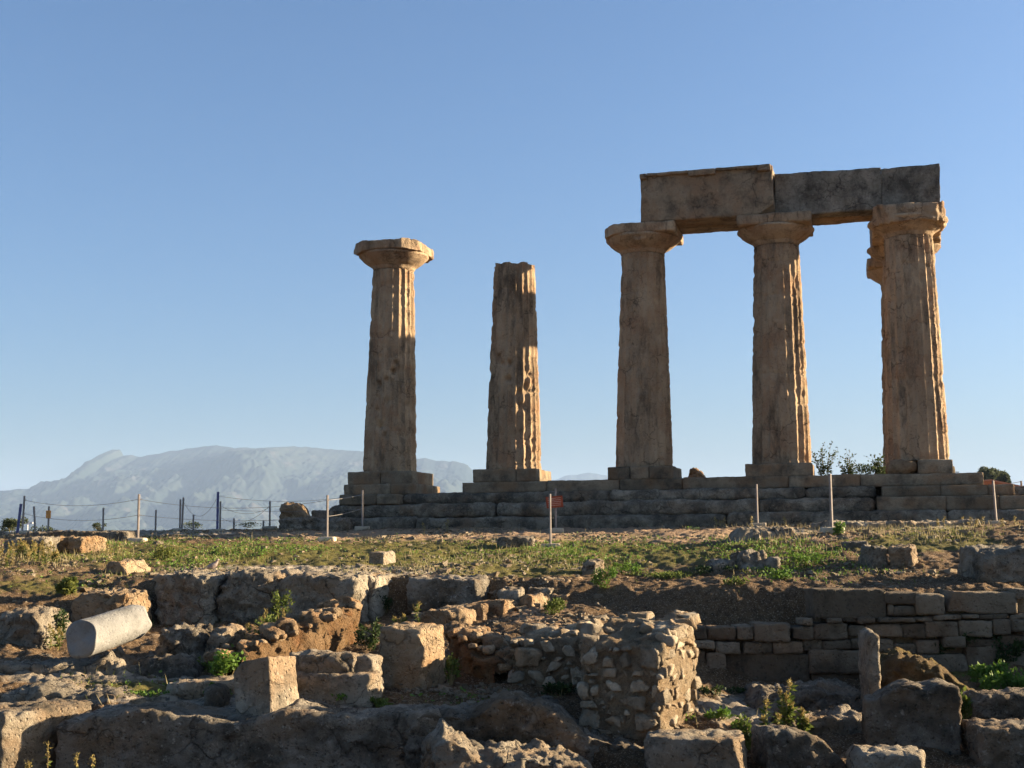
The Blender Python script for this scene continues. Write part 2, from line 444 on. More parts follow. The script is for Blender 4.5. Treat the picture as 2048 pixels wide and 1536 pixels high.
UP = TPS(PT([(-100, 1072, 36), (80, 1068, 37), (400, 1063, 38), (640, 1058, 38), (900, 1057, 38), (1300, 1055, 37.4), (1700, 1050, 35), (2040, 1045, 33.5),
             (278, 1082, 31.5), (655, 1084, 31), (1100, 1095, 27.5), (1400, 1085, 27), (1660, 1073, 24.5), (1980, 1062, 27), (1900, 1075, 24), (2030, 1062, 24),
             (0, 1105, 26), (400, 1115, 24.5), (760, 1122, 24), (1100, 1130, 23), (1400, 1118, 22.5), (1700, 1100, 21.5), (1850, 1120, 20.5),
             (60, 1150, 20.5), (400, 1150, 20), (700, 1155, 19.7), (980, 1155, 20), (1180, 1160, 20.2), (1400, 1152, 20.3), (1640, 1172, 18.2), (1900, 1178, 17.6), (2048, 1178, 17.2)])
         + [(-24, 20, 2.5), (-24, 38, 2.9), (9.5, 10, 2.35), (12, 18, 2.6), (20, 12, 2.6), (24, 24, 3.3), (24, 38, 3.7), (-24, 46, 2.7), (4, 46, 3.4), (28, 46, 3.9), (0, 10, 2.3), (-24, 8, 2.2)])
MID = TPS(PT([(0, 1230, 18.5), (300, 1255, 18.8), (560, 1250, 19), (800, 1240, 19.2), (980, 1225, 18.8), (200, 1325, 16.5), (450, 1345, 16), (650, 1320, 16.5), (850, 1290, 17), (1080, 1255, 17.2),
              (1150, 1225, 18.2), (0, 1385, 14.8), (300, 1390, 14.6), (450, 1420, 13.9), (700, 1410, 14.0), (950, 1405, 14.1), (1150, 1430, 13.8), (1300, 1500, 13.2), (1450, 1440, 14),
              (1500, 1388, 16.5), (1700, 1386, 16.7), (1650, 1465, 13.8), (1950, 1480, 14), (2000, 1400, 15.5), (2040, 1340, 16.6), (1400, 1265, 17.9)])
          + [(-14, 18, 2.0), (-12, 14, 1.4), (-14, 8, 0.8), (12, 12, 1.0), (10, 17, 1.2), (-24, 24, 2.2), (20, 20, 1.3), (0, 24, 1.9)])
def hgt(x, y, detail=True):
    x = np.asarray(x, float); y = np.asarray(y, float)
    U = UP(x, y); m = MID(x, np.clip(y, 2, 24))
    e = np.interp(x, [-12, -7, -5.6, -5.1, -0.4, 0.2, 1.2, 1.8, 3.8, 4.3, 8], [19.2, 19.3, 19.5, 19.75, 19.8, 19.6, 19.4, 18.7, 17.9, 17.35, 17.2])
    wd = np.interp(x, [-12, -7, -5.6, -5.1, -0.4, 0.2, 1.2, 1.8, 3.8, 4.25, 8], [3, 3, 1.4, .3, .3, .7, .9, 1.0, .9, .25, .25])
    e = e + 0.12 * fbm2(x, y, 0.7, 2)
    a = sstep(e - wd / 2, e + wd / 2, y)
    ar = sstep(8.2, 9.6, x + 0.3 * fbm2(x, y, 0.6, 2)) * sstep(5, 9, y)  # unseen rise beyond the right edge, added to shade the low ground
    a = np.maximum(a, ar)
    z = m + (U - m) * a
    e2 = np.interp(x, [-10, -4.6, -4.0, 0.6, 1.2, 6], [14.2, 14.2, 13.3, 13.15, 12.5, 12.5])
    tr = 1 - sstep(e2 - 0.25, e2 + 0.15, y + 0.08 * fbm2(x, y, 1.0, 2))
    back = sstep(9.5, 7.5, y)
    zt = 0.35 + 0.0 * x
    z = z + (np.minimum(zt, z) - z) * tr * (1 - ar)
    z = z + (1.25 - z) * back
    # the hill falls away to the plain behind and around the site
    r = np.sqrt((x - 2) ** 2 + (np.minimum(y - 30, (y - 30))) ** 2)
    drop = sstep(36, 700, r + 0 * x)
    near = sstep(60, 25, r)
    z = z * (1 - drop) + (-88 + 6 * fbm2(x, y, 0.0012, 3)) * drop
    z = z + 14.5 * np.exp(-((x - 125) / 48) ** 2 - ((y - 260) / 90) ** 2)
    z = z + 1.5 * np.exp(-((x - 18.5) / 2.6) ** 2 - ((y - 42.5) / 3.0) ** 2) * 0.9
    # natural swelling: hummocks, ribs of bedrock
    if detail:
        z = z + near * (0.07 * fbm2(x, y, 0.8, 4) * (1 - tr) + 0.04 * fbm2(x, y, 4.5, 4, 0.6))
    return z
def rayhit(px, py, y0=9.0, y1=60.0):
    Y = np.arange(y0, y1, 0.02)
    d = HFWD + CX * (px - 1024) / FPX - CU * (py - 768) / FPX
    p = EYE[None] + d[None] * (Y / d[1])[:, None]
    k = np.nonzero(p[:, 2] <= hgt(p[:, 0], p[:, 1]))[0]
    i = k[0] if len(k) else len(Y) - 1
    return p[i]
def topx(p):
    """photo pixel of world points (n,3)"""
    q = np.asarray(p) - EYE
    d = q @ HFWD
    return 1024 + FPX * (q @ CX) / d, 768 - FPX * (q @ CU) / d

def lump(px, py, cx, cy, rx, ry):
    return np.exp(-((px - cx) / rx) ** 2 - ((py - cy) / ry) ** 2)
def patches(X, Yc, Z):
    """where the photo shows grass, gravel path and bare rock, as areas of the ground"""
    px, py = topx(np.stack([X.ravel(), Yc.ravel(), Z.ravel()], 1))
    ok = (Yc.ravel() > 10) & (Yc.ravel() < 45)
    g = 0.9 * lump(px, py, 900, 1072, 520, 14) + 0.9 * lump(px, py, 1400, 1068, 420, 14) + 0.5 * lump(px, py, 700, 1140, 160, 12) + 0.5 * lump(px, py, 1480, 1450, 60, 30) + .5 * lump(px, py, 1080, 1230, 120, 30)
    mo = 0.75 * lump(px, py, 450, 1110, 420, 28) + 0.75 * lump(px, py, 1250, 1110, 330, 30) + 0.85 * lump(px, py, 1850, 1085, 170, 18) + 0.7 * lump(px, py, 230, 1372, 160, 16) + .6 * lump(px, py, 900, 1110, 200, 30) + 0.6 * lump(px, py, 1000, 1145, 160, 12) + 0.8 * lump(px, py, 1860, 1340, 100, 30) + .5 * lump(px, py, 80, 1170, 200, 30)
    ro = 0.9 * lump(px, py, 250, 1066, 260, 7) + 0.8 * lump(px, py, 1560, 1062, 80, 8) + 0.8 * lump(px, py, 1820, 1052, 160, 8) + 0.8 * lump(px, py, 620, 1142, 330, 12) + 0.9 * lump(px, py, 150, 1345, 220, 26) + 0.8 * lump(px, py, 380, 1400, 300, 14) + 0.7 * lump(px, py, 750, 1425, 320, 16) + .6 * lump(px, py, 380, 1290, 90, 50) + .8 * lump(px, py, 1560, 1420, 220, 40)
    return [np.where(ok, a, 0.0) for a in (g, mo, ro)]

def build_terrain():
    a_in = np.linspace(-36, 36, 820)
    a_out = np.concatenate([np.linspace(-180, -37, 60), a_in, np.linspace(37, 180, 60)])
    th = np.radians(a_out)
    r = np.concatenate([np.geomspace(1.0, 10.5, 14)[:-1], np.linspace(10.5, 21.5, 330)[:-1], np.linspace(21.5, 46, 260)[:-1], np.geomspace(46, 15000, 70)])
    TH, RR = np.meshgrid(th, r)
    X = RR * np.sin(TH); Yc = RR * np.cos(TH)
    Z = hgt(X, Yc)
    # bedrock ribs where the rock is bare
    g, mo, ro = patches(X, Yc, Z)
    rr = np.clip(ro, 0, 1).reshape(X.shape)
    Z = Z + rr * (0.05 * np.abs(fbm2(X, Yc, 2.2, 4, 0.6, 3.1)) + 0.012 * fbm2(X, Yc, 12, 3)) * sstep(50, 30, Yc)
    v = np.stack([X.ravel(), Yc.ravel(), Z.ravel()], 1)
    f = grid_faces(len(r), len(th))[:, ::-1]
    cz = len(v)
    o = mesh('ground', v, f, M['ground'])
    for nme, arr in (('gravel', g), ('moss', mo), ('rock', ro)):
        at = o.data.attributes.new(nme, 'FLOAT', 'POINT')
        at.data.foreach_set('value', arr.astype(np.float32))
    tag(o, kind='structure')
    return o
build_terrain()
# ------------------------------------------------------------------ temple
TH = -0.258
e = np.array([math.cos(TH), math.sin(TH), 0]); bk = np.array([-math.sin(TH), math.cos(TH), 0])
C5 = np.array([11.472, 36.93, 3 + 2.118])
US = [-15.85, -11.83, -7.81, -3.79, 0.0]
def TP(u, v, z=0.0): return C5 + e * u + bk * v + np.array([0, 0, z])

def shaft_mesh(h, r0, r1, seed, pits=(), erode=0.5, jag=0.0, smoothside=None):
    nf, per = 20, 10
    na = nf * per; nz = int(h / 0.05)
    th = np.linspace(0, 2 * PI, na, endpoint=False); z = np.linspace(0, h, nz)
    T, Z = np.meshgrid(th, z)
    R = r0 + (r1 - r0) * (Z / 6.42) ** 1.15
    t = ((T / (2 * PI) * nf) % 1.0) * 2 - 1
    cyl = np.stack([np.cos(T).ravel() * 0.8, np.sin(T).ravel() * 0.8, Z.ravel()], 1) + seed * 9.7
    n1 = fbm(cyl * [1, 1, 0.5], 0.9, 3).reshape(T.shape)
    wear = np.clip(0.10 + erode * n1 * .8, 0, 0.95)
    if smoothside is not None:
        wear = np.clip(wear + smoothside[2] * np.exp(-((T - smoothside[0] + PI) % (2 * PI) - PI) ** 2 / smoothside[1] ** 2), 0, 0.92)
    depth = 0.095 * (R / r0) * (1 - wear)
    prof = 1 - t * t
    arr = np.exp(-(1 - np.abs(t)) / 0.16)
    chip = np.maximum(0, fbm(cyl * [1, 1, 1], 5.0, 3).reshape(T.shape) + 0.05)
    r = R - depth * prof - arr * chip * 0.022 - wear * 0.03
    n2 = fbm(cyl, 2.6, 4).reshape(T.shape)
    n3 = fbm(cyl, 11, 3, 0.6).reshape(T.shape)
    r += n2 * 0.007 + n3 * 0.006
    big = np.maximum(0, fbm(cyl + 50, 1.5, 3).reshape(T.shape) - 0.38)
    r -= big * 0.10
    hz = np.maximum(0, fbm(np.stack([np.cos(T).ravel() * .3, np.sin(T).ravel() * .3, Z.ravel() * 3 + seed], 1), 1.3, 3).reshape(T.shape) - 0.3)
    r -= hz * 0.07
    for (pt, pz, ps, pd) in pits:
        da = ((T - pt + PI) % (2 * PI) - PI) * 0.75
        r -= pd * np.exp(-(((da ** 2 + (Z - pz) ** 2) / ps ** 2) ** 1.6))
    if jag:
        Zt = Z + (Z / h) ** 8 * jag * fbm(cyl * [1, 1, 0], 2.0, 3).reshape(T.shape)
    else: Zt = Z
    v = np.stack([r * np.cos(T), r * np.sin(T), Zt], -1).reshape(-1, 3)
    f = grid_faces(nz, na, True)
    c0 = len(v)
    # top cap: two inner rings
    top = v[(nz - 1) * na:]
    ctr = top.mean(0)
    ring = ctr + (top - ctr) * 0.5; ring[:, 2] += 0.02 * fbm(ring + seed, 4, 2)
    v = np.concatenate([v, ring, np.repeat(ctr[None], na, 0)])
    a = np.arange(na); a2 = (a + 1) % na
    f = np.concatenate([f, np.stack([(nz - 1) * na + a, (nz - 1) * na + a2, c0 + a2, c0 + a], 1), np.stack([c0 + a, c0 + a2, c0 + na + a2, c0 + na + a], 1)])
    return v, f
def echinus_mesh(r1, seed, amp=0.02, wr=1.12):
    prof = np.array([(0, .62), (.04, .66), (.075, .665), (.10, .685), (.13, .70), (.19, .80), (.27, .91), (.35, 1.0), (.42, 1.06), (.48, wr), (.53, wr), (.56, wr - .03)])
    prof[:, 1] *= np.interp(prof[:, 0], [0, .3], [r1 / .66, 1.0])
    prof[:, 0] *= .92; zz = np.linspace(0, .515, 26); rr = np.interp(zz, prof[:, 0], prof[:, 1])
    th = np.linspace(0, 2 * PI, 130, endpoint=False)
    T, Z = np.meshgrid(th, zz); R = np.repeat(rr[:, None], 130, 1)
    p = np.stack([R * np.cos(T), R * np.sin(T), Z], -1).reshape(-1, 3)
    n = fbm(p + seed * 7, 1.8, 4).reshape(T.shape); n3 = fbm(p + seed * 3, 8, 3).reshape(T.shape)
    chip = np.maximum(0, fbm(p + seed * 5, 1.3, 3).reshape(T.shape) - 0.32)
    R = R + n * amp + n3 * 0.009 - chip * 0.35 * sstep(.2, .45, Z)
    v = np.stack([R * np.cos(T), R * np.sin(T), Z], -1).reshape(-1, 3)
    return v, grid_faces(26, 130, True)
def column(u, v, label, h=6.42, cap=True, seed=1, pits=(), r0=0.845, r1=0.665, yaw=0.0, erode=0.38, jag=0, abchops=(), abdim=(2.2, 2.1, .31), abz=.49, lean=0.0, dz=0.0, smooth=None, abamp=0.03):
    base = TP(u, v, dz)
    root = empty('stone_column', base, TH); root.rotation_euler = (0, lean, TH)
    tag(root, label, 'column', 'temple columns')
    sv, sf = shaft_mesh(h, r0, r1, seed, pits, erode, jag, smooth)
    mesh('shaft', sv, sf, M['column'], root)
    if cap:
        cp, cf = echinus_mesh(r1, seed, amp=0.02)
        ec = mesh('capital', cp, cf, M['column'], root, loc=(0, 0, h))
        av, af = stone_verts(*abdim, seg=0.055, rnd=0.05, amp=abamp, sc=1.2, seed=seed + 3, chops=abchops)
        mesh('abacus', av, af, M['column'], ec, loc=(0, 0, abz))
    return root
fr = -PI / 2
column(US[0], 0, 'leftmost stone column, standing alone with a broken eight-sided capital', seed=1,
       pits=[(fr - .25, 2.72, .11, .14), (fr + .12, 2.88, .09, .12), (fr + .42, 3.15, .10, .13), (fr + .55, 3.4, .09, .12), (fr - .1, 1.45, .13, .12), (fr + .2, 2.2, .12, .08), (fr - .35, 2.3, .08, .08), (fr + .1, 1.15, .07, .1), (fr - .25, 1.9, .10, .08), (fr + .8, 3.1, .25, .07)],
       abdim=(2.22, 2.2, .33), abchops=[(1, -1, 0, 1.2), (-1, -1, 0.2, 1.22), (1, 1, 0, 1.3), (-1, 1, 0, 1.3), (1, 0, .5, 1.0), (-1, 0, .3, 1.04)], abamp=0.07, smooth=(fr + .2, .8, .2), lean=.0165)
column(US[1], 0, 'short broken stone column without a capital, second from left', h=6.36, cap=False, seed=2, lean=.012, r0=.855, r1=.64, jag=0.09,
       pits=[(fr + .0, 2.72, .11, .15), (fr - .32, 3.2, .07, .12), (fr + .05, 3.2, .09, .12), (fr + .55, 2.35, .11, .12), (fr + .95, 2.9, .10, .10), (fr + .95, 2.4, .08, .09), (fr + .6, 1.9, .12, .1), (fr + .8, 2.5, .12, .1), (fr + .4, 2.25, .1, .12), (fr - 1.5, 3.0, .1, .18), (fr - 1.55, 4.6, .2, .1), (fr - .5, 3.45, .1, .1)], erode=0.55)
column(US[2], 0, 'stone column under the left end of the architrave beam', seed=3, smooth=(fr, .9, .04), r0=.865, lean=.014, abdim=(2.22, 2.1, .31), abchops=[(-1, -.6, 0, 1.15), (0, -1, .7, 1.02)])
column(US[3], 0, 'stone column under the middle joint of the architrave beams', seed=4, smooth=(fr + .1, .6, .12), r0=.855, lean=.007, abdim=(2.1, 2.1, .31))
column(US[4], 0, 'rightmost stone column carrying the corner end of the architrave', seed=5, smooth=(fr - .05, .6, .12), r0=.86, r1=.68, abz=.28, abdim=(1.96, 2.1, .54), abchops=[(-1, -1, -.5, 1.12), (1, -1, -.3, 1.2), (-1, 0, -1.0, .93), (0, -1, -1.2, .92), (1, 0, -1, .98)], abamp=0.09, erode=.35)
column(0.0, 3.55, 'stone column directly behind the corner column, mostly hidden', seed=6, r0=.84, abchops=[(1, -1, 0, 1.45), (-1, 0, 0, .95)])
column(0.0, 7.24, 'farthest stone column behind the corner column, capital jutting out left', seed=7, r0=.84)

# ---- architrave
def beam(name, label, u0, u1, v0, v1, z0, z1, seed, group='architrave beams', mat='architrave', chops=(), taenia=None, amp=.03, z1b=None, cat='beam'):
    wv = u1 - u0
    root = empty(name, TP((u0 + u1) / 2, (v0 + v1) / 2, z0), TH)
    tag(root, label, cat, group)
    cont = None
    if z1b: cont = [(0, 1.0), (1, (z1b - z0) / (z1 - z0))]
    vv, ff = stone_verts(wv, v1 - v0, z1 - z0, seg=.06, rnd=.015 if 'dark' in mat else .04, amp=amp, sc=1.0, seed=seed, chops=chops, contour=cont, mx=110)
    mesh('beam_block', vv, ff, M[mat], root)
    if taenia:
        for (a, b, hh) in taenia:
            vv, ff = stone_verts(b - a, .12, hh, seg=.05, rnd=.02, amp=.02, sc=2, seed=seed + 2)
            mesh('fillet', vv, ff, M[mat], root, loc=((a + b) / 2, -(v1 - v0) / 2 - .045, z1 - z0 - hh))
    return root
ZA = 7.22
beam('architrave_beam', 'left architrave beam with a thin fillet along its top edge', US[2] + .20, US[3] + .06, -.98, .05, ZA - .01, ZA + 1.45, 11, taenia=[(-1.93, -1.73, .17), (-1.73, -.5, .09), (-.5, .3, .18), (.3, 1.5, .09), (1.5, 1.90, .19)], chops=[(1, -.4, -1.6, 1.47)])
beam('architrave_beam', 'rear beam lying behind the left architrave beam', US[2] + .4, US[3] - .02, .10, .95, ZA - .005, ZA + 1.2, 12)
beam('architrave_beam', 'dark stained architrave beam right of the middle column', US[3] + .07, -.70, -.52, .07, ZA, ZA + 1.28, 13, z1b=ZA + 1.24, amp=.04, mat='architrave_dark')
beam('architrave_beam', 'rear beam lying behind the dark stained architrave beam', US[3] + .02, -.75, .10, .95, ZA, ZA + 1.12, 14)
beam('architrave_beam', 'square dark corner block of the architrave on the rightmost column', -.69, .90, -.52, .95, ZA, ZA + 1.22, 15, amp=.05, mat='architrave_dark')
beam('architrave_beam', 'flank beam running back from the corner column', -.92, .62, 1.0, 3.55, ZA, ZA + 1.15, 16)
beam('architrave_beam', 'flank beam over the two hidden rear columns, end showing by the corner capital', -.95, .62, 3.6, 7.9, ZA, ZA + 1.3, 17)

# ---- stepped platform
plat = empty('stepped_platform', TP(-7.8, 0, -1.75), TH)
tag(plat, 'weathered grey stepped stone platform carrying the temple columns', 'platform')
PZ = -1.75
def course(u0, u1, v0, v1, z0, z1, mat, seed, blk=(1.1, 2.0), amp=.03, rnd=.05, jz=.02, jv=.03, name='step', gap=.005):
    r = np.random.RandomState(seed); u = u0
    while u < u1 - .05:
        L = min(r.uniform(*blk), u1 - u)
        if u1 - u - L < .5: L = u1 - u
        dv = r.uniform(-jv, jv); dz = r.uniform(-jz, jz)
        vv, ff = stone_verts(L - gap, v1 - v0, z1 - z0 + dz, seg=.07, rnd=rnd, amp=amp, sc=1.5, seed=seed * 13 + int(u * 10), mx=110, fine=.5)
        o = mesh(name, vv, ff, M[mat], plat, loc=(u + L / 2 + 7.8, (v0 + v1) / 2 + dv, z0 - PZ))
        u += L
# bottom and middle tiers, weathered
course(-18.3, 3.9, -2.45, -1.2, -2.15, -1.44, 'step', 21, (4, 7), .05, .14, .02, .03)
course(-17.1, -1.25, -2.0, -.9, -1.46, -1.04, 'step', 22, (4.5, 8), .06, .15, .02, .03)
course(-14.9, -1.2, -1.5, -.6, -1.06, -.73, 'step', 23, (4.5, 8), .05, .13, .02, .03)
course(-1.2, 3.05, -2.05, -.9, -1.44, -1.05, 'restored', 24, (1.2, 1.8), .012, .02, .008, .01)
course(-1.05, 2.35, -1.6, -.4, -1.05, -.74, 'restored', 25, (1.1, 1.6), .012, .02, .008, .01)
course(-16.75, -14.9, -1.95, -.5, -1.045, -.73, 'restored', 26, (1.0, 1.6), .02, .03, .01, .02)
course(-16.85, -14.6, -1.35, 1.3, -.74, -.40, 'restored', 27, (1.3, 1.8), .02, .03, .01, .02)
course(-13.15, 1.62, -1.12, .6, -.74, -.39, 'restored', 28, (1.6, 3.0), .022, .02, .008, .04)
course(-16.4, 3.4, -.9, 7.5, -1.9, -.98, 'step', 29, (4, 6), .03, .05)
course(-12.7, 1.5, .3, 8.6, -1.2, -.42, 'step', 30, (4, 6), .04, .05)
course(.9, 3.3, -.5, 12, -1.9, -.76, 'step', 32, (3, 3), .04, .05)
for u, a, b2, hh, mat, lab in ((US[0], .98, 1.12, .41, 'restored', 'dark plinth under the leftmost column, its right end sunlit'), (US[1], 1.0, .95, .40, 'restored', 'plinth under the short broken column, its right end sunlit'),
                           (US[2], .92, 1.0, .39, 'restored', 'patched plinth under the left column of the architrave'), (US[3], .97, .90, .39, 'restored', 'plain plinth under the middle column of the architrave'), (US[4], .85, .87, .40, 'restored', 'plinth under the rightmost column with a rough left stone')):
    pr = empty('plinth', TP(u, 0, -.41), TH)
    tag(pr, lab, 'plinth', 'column plinths')
    cuts = {0: [-a, .1, b2], 1: [-a, .35, b2], 2: [-a, -.25, .3, b2], 3: [-a, b2], 4: [-a, -.05, b2]}[US.index(u)]
    for k in range(len(cuts) - 1):
        L = cuts[k + 1] - cuts[k]
        vv, ff = stone_verts(L - .01, 2.1, hh, seg=.06, rnd=.03 if not (u == 0 and k == 0) else .15, amp=.022 if not (u == 0 and k == 0) else .08, sc=1.8, seed=int(40 + u * 3 + k))
        mesh('plinth_block', vv, ff, M[mat if not (u == 0 and k == 0) else 'warm_rock'], pr, loc=((cuts[k] + cuts[k + 1]) / 2, -.05, 0))
for v in (3.55, 7.24):
    pr = mesh('plinth', *stone_verts(2.3, 2.1, .42, seg=.1, seed=3), M['restored'])
    pr.location = TP(0, v, -.43); pr.rotation_euler[2] = TH
    tag(pr, 'hidden plinth under a rear column behind the corner column', 'plinth', 'column plinths')

# ------------------------------------------------------------------ single rocks and blocks
def rock(name, label, cat, xl, xr, yt, yb, depth, yaw=0, mat='rock', Y=None, rnd=.06, amp=.05, sc=1.6, chops=(), contour=None, tilt=(0, 0), seed=0, group=None, sink=.08, seg=.03, taper=0, fine=.55, fc=None):
    """block whose outline fills the photo box xl..xr, yt..yb, standing on the ground"""
    if Y is None: Y = rayhit((xl + xr) / 2, yb)[1]
    k = mpp(Y); a = rad(abs(yaw))
    W = (xr - xl) * k
    wv = max(.12, (W - depth * math.sin(a)) / math.cos(a))
    h = (yb - yt) * k
    yc = Y + (wv * math.sin(a) + depth * math.cos(a)) / 2
    c = P((xl + xr) / 2, yb, Y)
    c[0] *= (yc / Y) ** .5 if depth > 1 else 1
    v, f = stone_verts(wv, depth, h + sink, seg=max(seg, wv / 90), rnd=rnd * .6, amp=amp * .8, sc=sc, seed=seed + xl * .013, chops=chops, contour=contour, taper=taper, fine=fine + .15, mx=130, facet=fc if fc is not None else (7 if depth < 1.2 else 4), strata=.5)
    o = mesh(name, v, f, M[mat])
    o.location = (c[0], yc, c[2] - sink)
    o.rotation_euler = (rad(tilt[0]), rad(tilt[1]), rad(yaw))
    tag(o, label, cat, group)
    return o
G1 = 'big blocks along the terrace edge'
rock('stone_block', 'broad grey rock face at the left end of the terrace edge', 'rock', 318, 452, 1150, 1262, 1.5, -4, 'rock', 19.1, .12, .09, seed=1, group=G1, contour=[(0, .95), (.5, 1), (1, .92)])
rock('stone_block', 'grey rock with a slanting left side, second along the terrace edge', 'rock', 436, 566, 1150, 1256, 1.5, 3, 'rock', 19.2, .12, .10, seed=2, group=G1, chops=[(-1, 0, .35, .42)])
rock('stone_block', 'long pale block with a sunlit right end on the terrace edge', 'rock', 556, 770, 1154, 1246, 1.6, -14, 'rock', 19.0, .10, .07, seed=3, group=G1)
rock('stone_block', 'small sunlit block wedged beside the long pale block', 'rock', 752, 822, 1152, 1238, 1.3, -30, 'rock', 19.5, .08, .05, seed=4, group=G1)
rock('stone_block', 'dark brown rounded long block right of the sunlit ends', 'rock', 812, 984, 1157, 1220, 1.0, -12, 'dark_rock', 19.3, .11, .05, seed=5, group=G1, tilt=(0, 1.5))
G2 = 'low stones of the slanting wall line'
for i, (xl, xr, yt, yb, Y, yw, mt, d) in enumerate([
        (838, 972, 1222, 1268, 17.8, -22, 'warm_rock', .9), (920, 1000, 1210, 1252, 18.2, -20, 'warm_rock', .7), (966, 1042, 1204, 1244, 18.4, -25, 'warm_rock', .6),
        (1036, 1102, 1196, 1240, 18.7, -28, 'warm_rock', .6), (995, 1050, 1178, 1212, 19.0, -10, 'rock', .6), (1050, 1128, 1176, 1206, 19.4, -20, 'rock', .6),
        (1080, 1176, 1160, 1195, 19.7, -18, 'warm_rock', .9), (1095, 1150, 1192, 1220, 19.2, -18, 'warm_rock', .4), (1140, 1182, 1182, 1204, 19.6, -20, 'warm_rock', .4)]):
    labs = ['largest warm stone at the lower left end of the slanting wall line', 'jagged stone second up the slanting wall line', 'squarish stone third up the slanting wall line', 'two-humped sunlit stone midway up the slanting wall line',
            'small grey stone on top behind the slanting wall line', 'flat grey slab below the top stone of the slanting line', 'long rounded stone topping the slanting wall line', 'yellow stone under the long rounded top stone', 'last small stone at the upper right end of the line']
    rock('wall_stone', labs[i], 'stone', xl, xr, yt, yb, d, yw, mt, Y, .07, .055, seed=20 + i, group=G2)
# middle ground stones
rock('stone_block', 'weathered upright cube stone with a warm sunlit right side', 'stone block', 752, 888, 1264, 1412, .62, -24, 'warm_rock', 14.5, .06, .05, sc=2.2, seed=31, tilt=(0, 1.5), chops=[(0, -1, .9, .50)])
rock('stone_block', 'tilted grey cube stone with a sunlit porous right face', 'stone block', 462, 592, 1330, 1440, .50, -30, 'rock', 13.3, .03, .02, sc=2.2, seed=32, tilt=(-4, -8), chops=[(-1, -.2, .9, .34)])
rock('stone_block', 'low stone with a step cut into its front, between two cubes', 'stone block', 570, 756, 1352, 1402, .5, -10, 'rock', 13.85, .06, .04, seed=33)
rock('stone_block', 'worn slab on top of the low stepped stone', 'stone block', 572, 712, 1312, 1362, .36, -10, 'rock', 14.0, .05, .05, seed=34, tilt=(0, 2))
rock('stone_block', 'flat grey stone leaning against the upright cube stone', 'stone', 684, 758, 1318, 1346, .32, -10, 'rock', 14.1, .06, .04, seed=35)
rock('stone_block', 'pointed upright grey stone left of the weeds', 'stone', 396, 466, 1256, 1335, .5, -30, 'rock', 16.3, .06, .06, seed=36, tilt=(0, 12), chops=[(-1, 0, 1, .3)])
rock('rock_mass', 'hump of grey bedrock right of the marble shaft', 'rock', 310, 420, 1262, 1345, 1.2, 0, 'dark_rock', 16.2, .25, .12, seed=37, taper=.25)
rock('stone_block', 'pale stone at the left edge with a rounded hollow in front', 'stone block', -30, 106, 1232, 1318, .9, -12, 'rock', 16.9, .10, .09, seed=38)
rock('stone_block', 'half buried stone with an orange top behind the marble shaft', 'rock', 138, 270, 1186, 1240, .9, -6, 'warm_rock', 18.2, .10, .08, seed=39)
rock('rock_mass', 'low ridge of bedrock below the marble shaft', 'rock', -20, 245, 1318, 1378, 1.0, 4, 'rock', 15.6, .12, .09, seed=40, fc=2, contour=[(0, .85), (.3, .8), (.6, .65), (.8, 1), (1, .5)])
rock('rock_mass', 'flat ridge of bedrock between the moss patch and the huge corner block', 'rock', -10, 300, 1378, 1420, .9, 3, 'rock', 14.3, .12, .07, seed=46, fc=2, contour=[(0, .8), (.25, 1), (.5, .7), (.75, .9), (1, .4)])
rock('rock_mass', 'low lit rib of bedrock at the right of the moss patch', 'rock', 330, 470, 1366, 1392, .7, 0, 'rock', 14.6, .10, .05, seed=47, fc=2)
rock('boulder', 'round dark boulder beside the tilted cube stone', 'boulder', 402, 446, 1374, 1412, .35, 0, 'dark_rock', 14.0, .16, .04, seed=48)
rock('rock_mass', 'flat bedrock hump beside the moss patch', 'rock', 220, 400, 1325, 1372, 1.0, 0, 'dark_rock', 15.6, .2, .08, seed=41, taper=.3)
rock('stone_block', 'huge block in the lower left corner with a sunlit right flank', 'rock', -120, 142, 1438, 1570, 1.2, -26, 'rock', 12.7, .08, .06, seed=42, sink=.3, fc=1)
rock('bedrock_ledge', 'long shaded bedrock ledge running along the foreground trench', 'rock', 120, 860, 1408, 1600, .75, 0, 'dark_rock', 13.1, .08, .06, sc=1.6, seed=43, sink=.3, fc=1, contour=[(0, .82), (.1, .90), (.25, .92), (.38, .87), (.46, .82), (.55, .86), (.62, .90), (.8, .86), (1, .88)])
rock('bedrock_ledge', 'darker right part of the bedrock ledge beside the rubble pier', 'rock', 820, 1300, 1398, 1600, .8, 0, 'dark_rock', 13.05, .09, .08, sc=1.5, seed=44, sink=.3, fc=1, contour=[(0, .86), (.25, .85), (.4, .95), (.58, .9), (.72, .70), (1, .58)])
rock('rock_mass', 'clump of dark rock rising from the bottom edge below the ledge', 'rock', 830, 1190, 1492, 1600, .9, 4, 'rock', 12.0, .15, .10, seed=45, contour=[(0, .8), (.15, 1.05), (.35, .75), (.8, .72), (1, .5)])
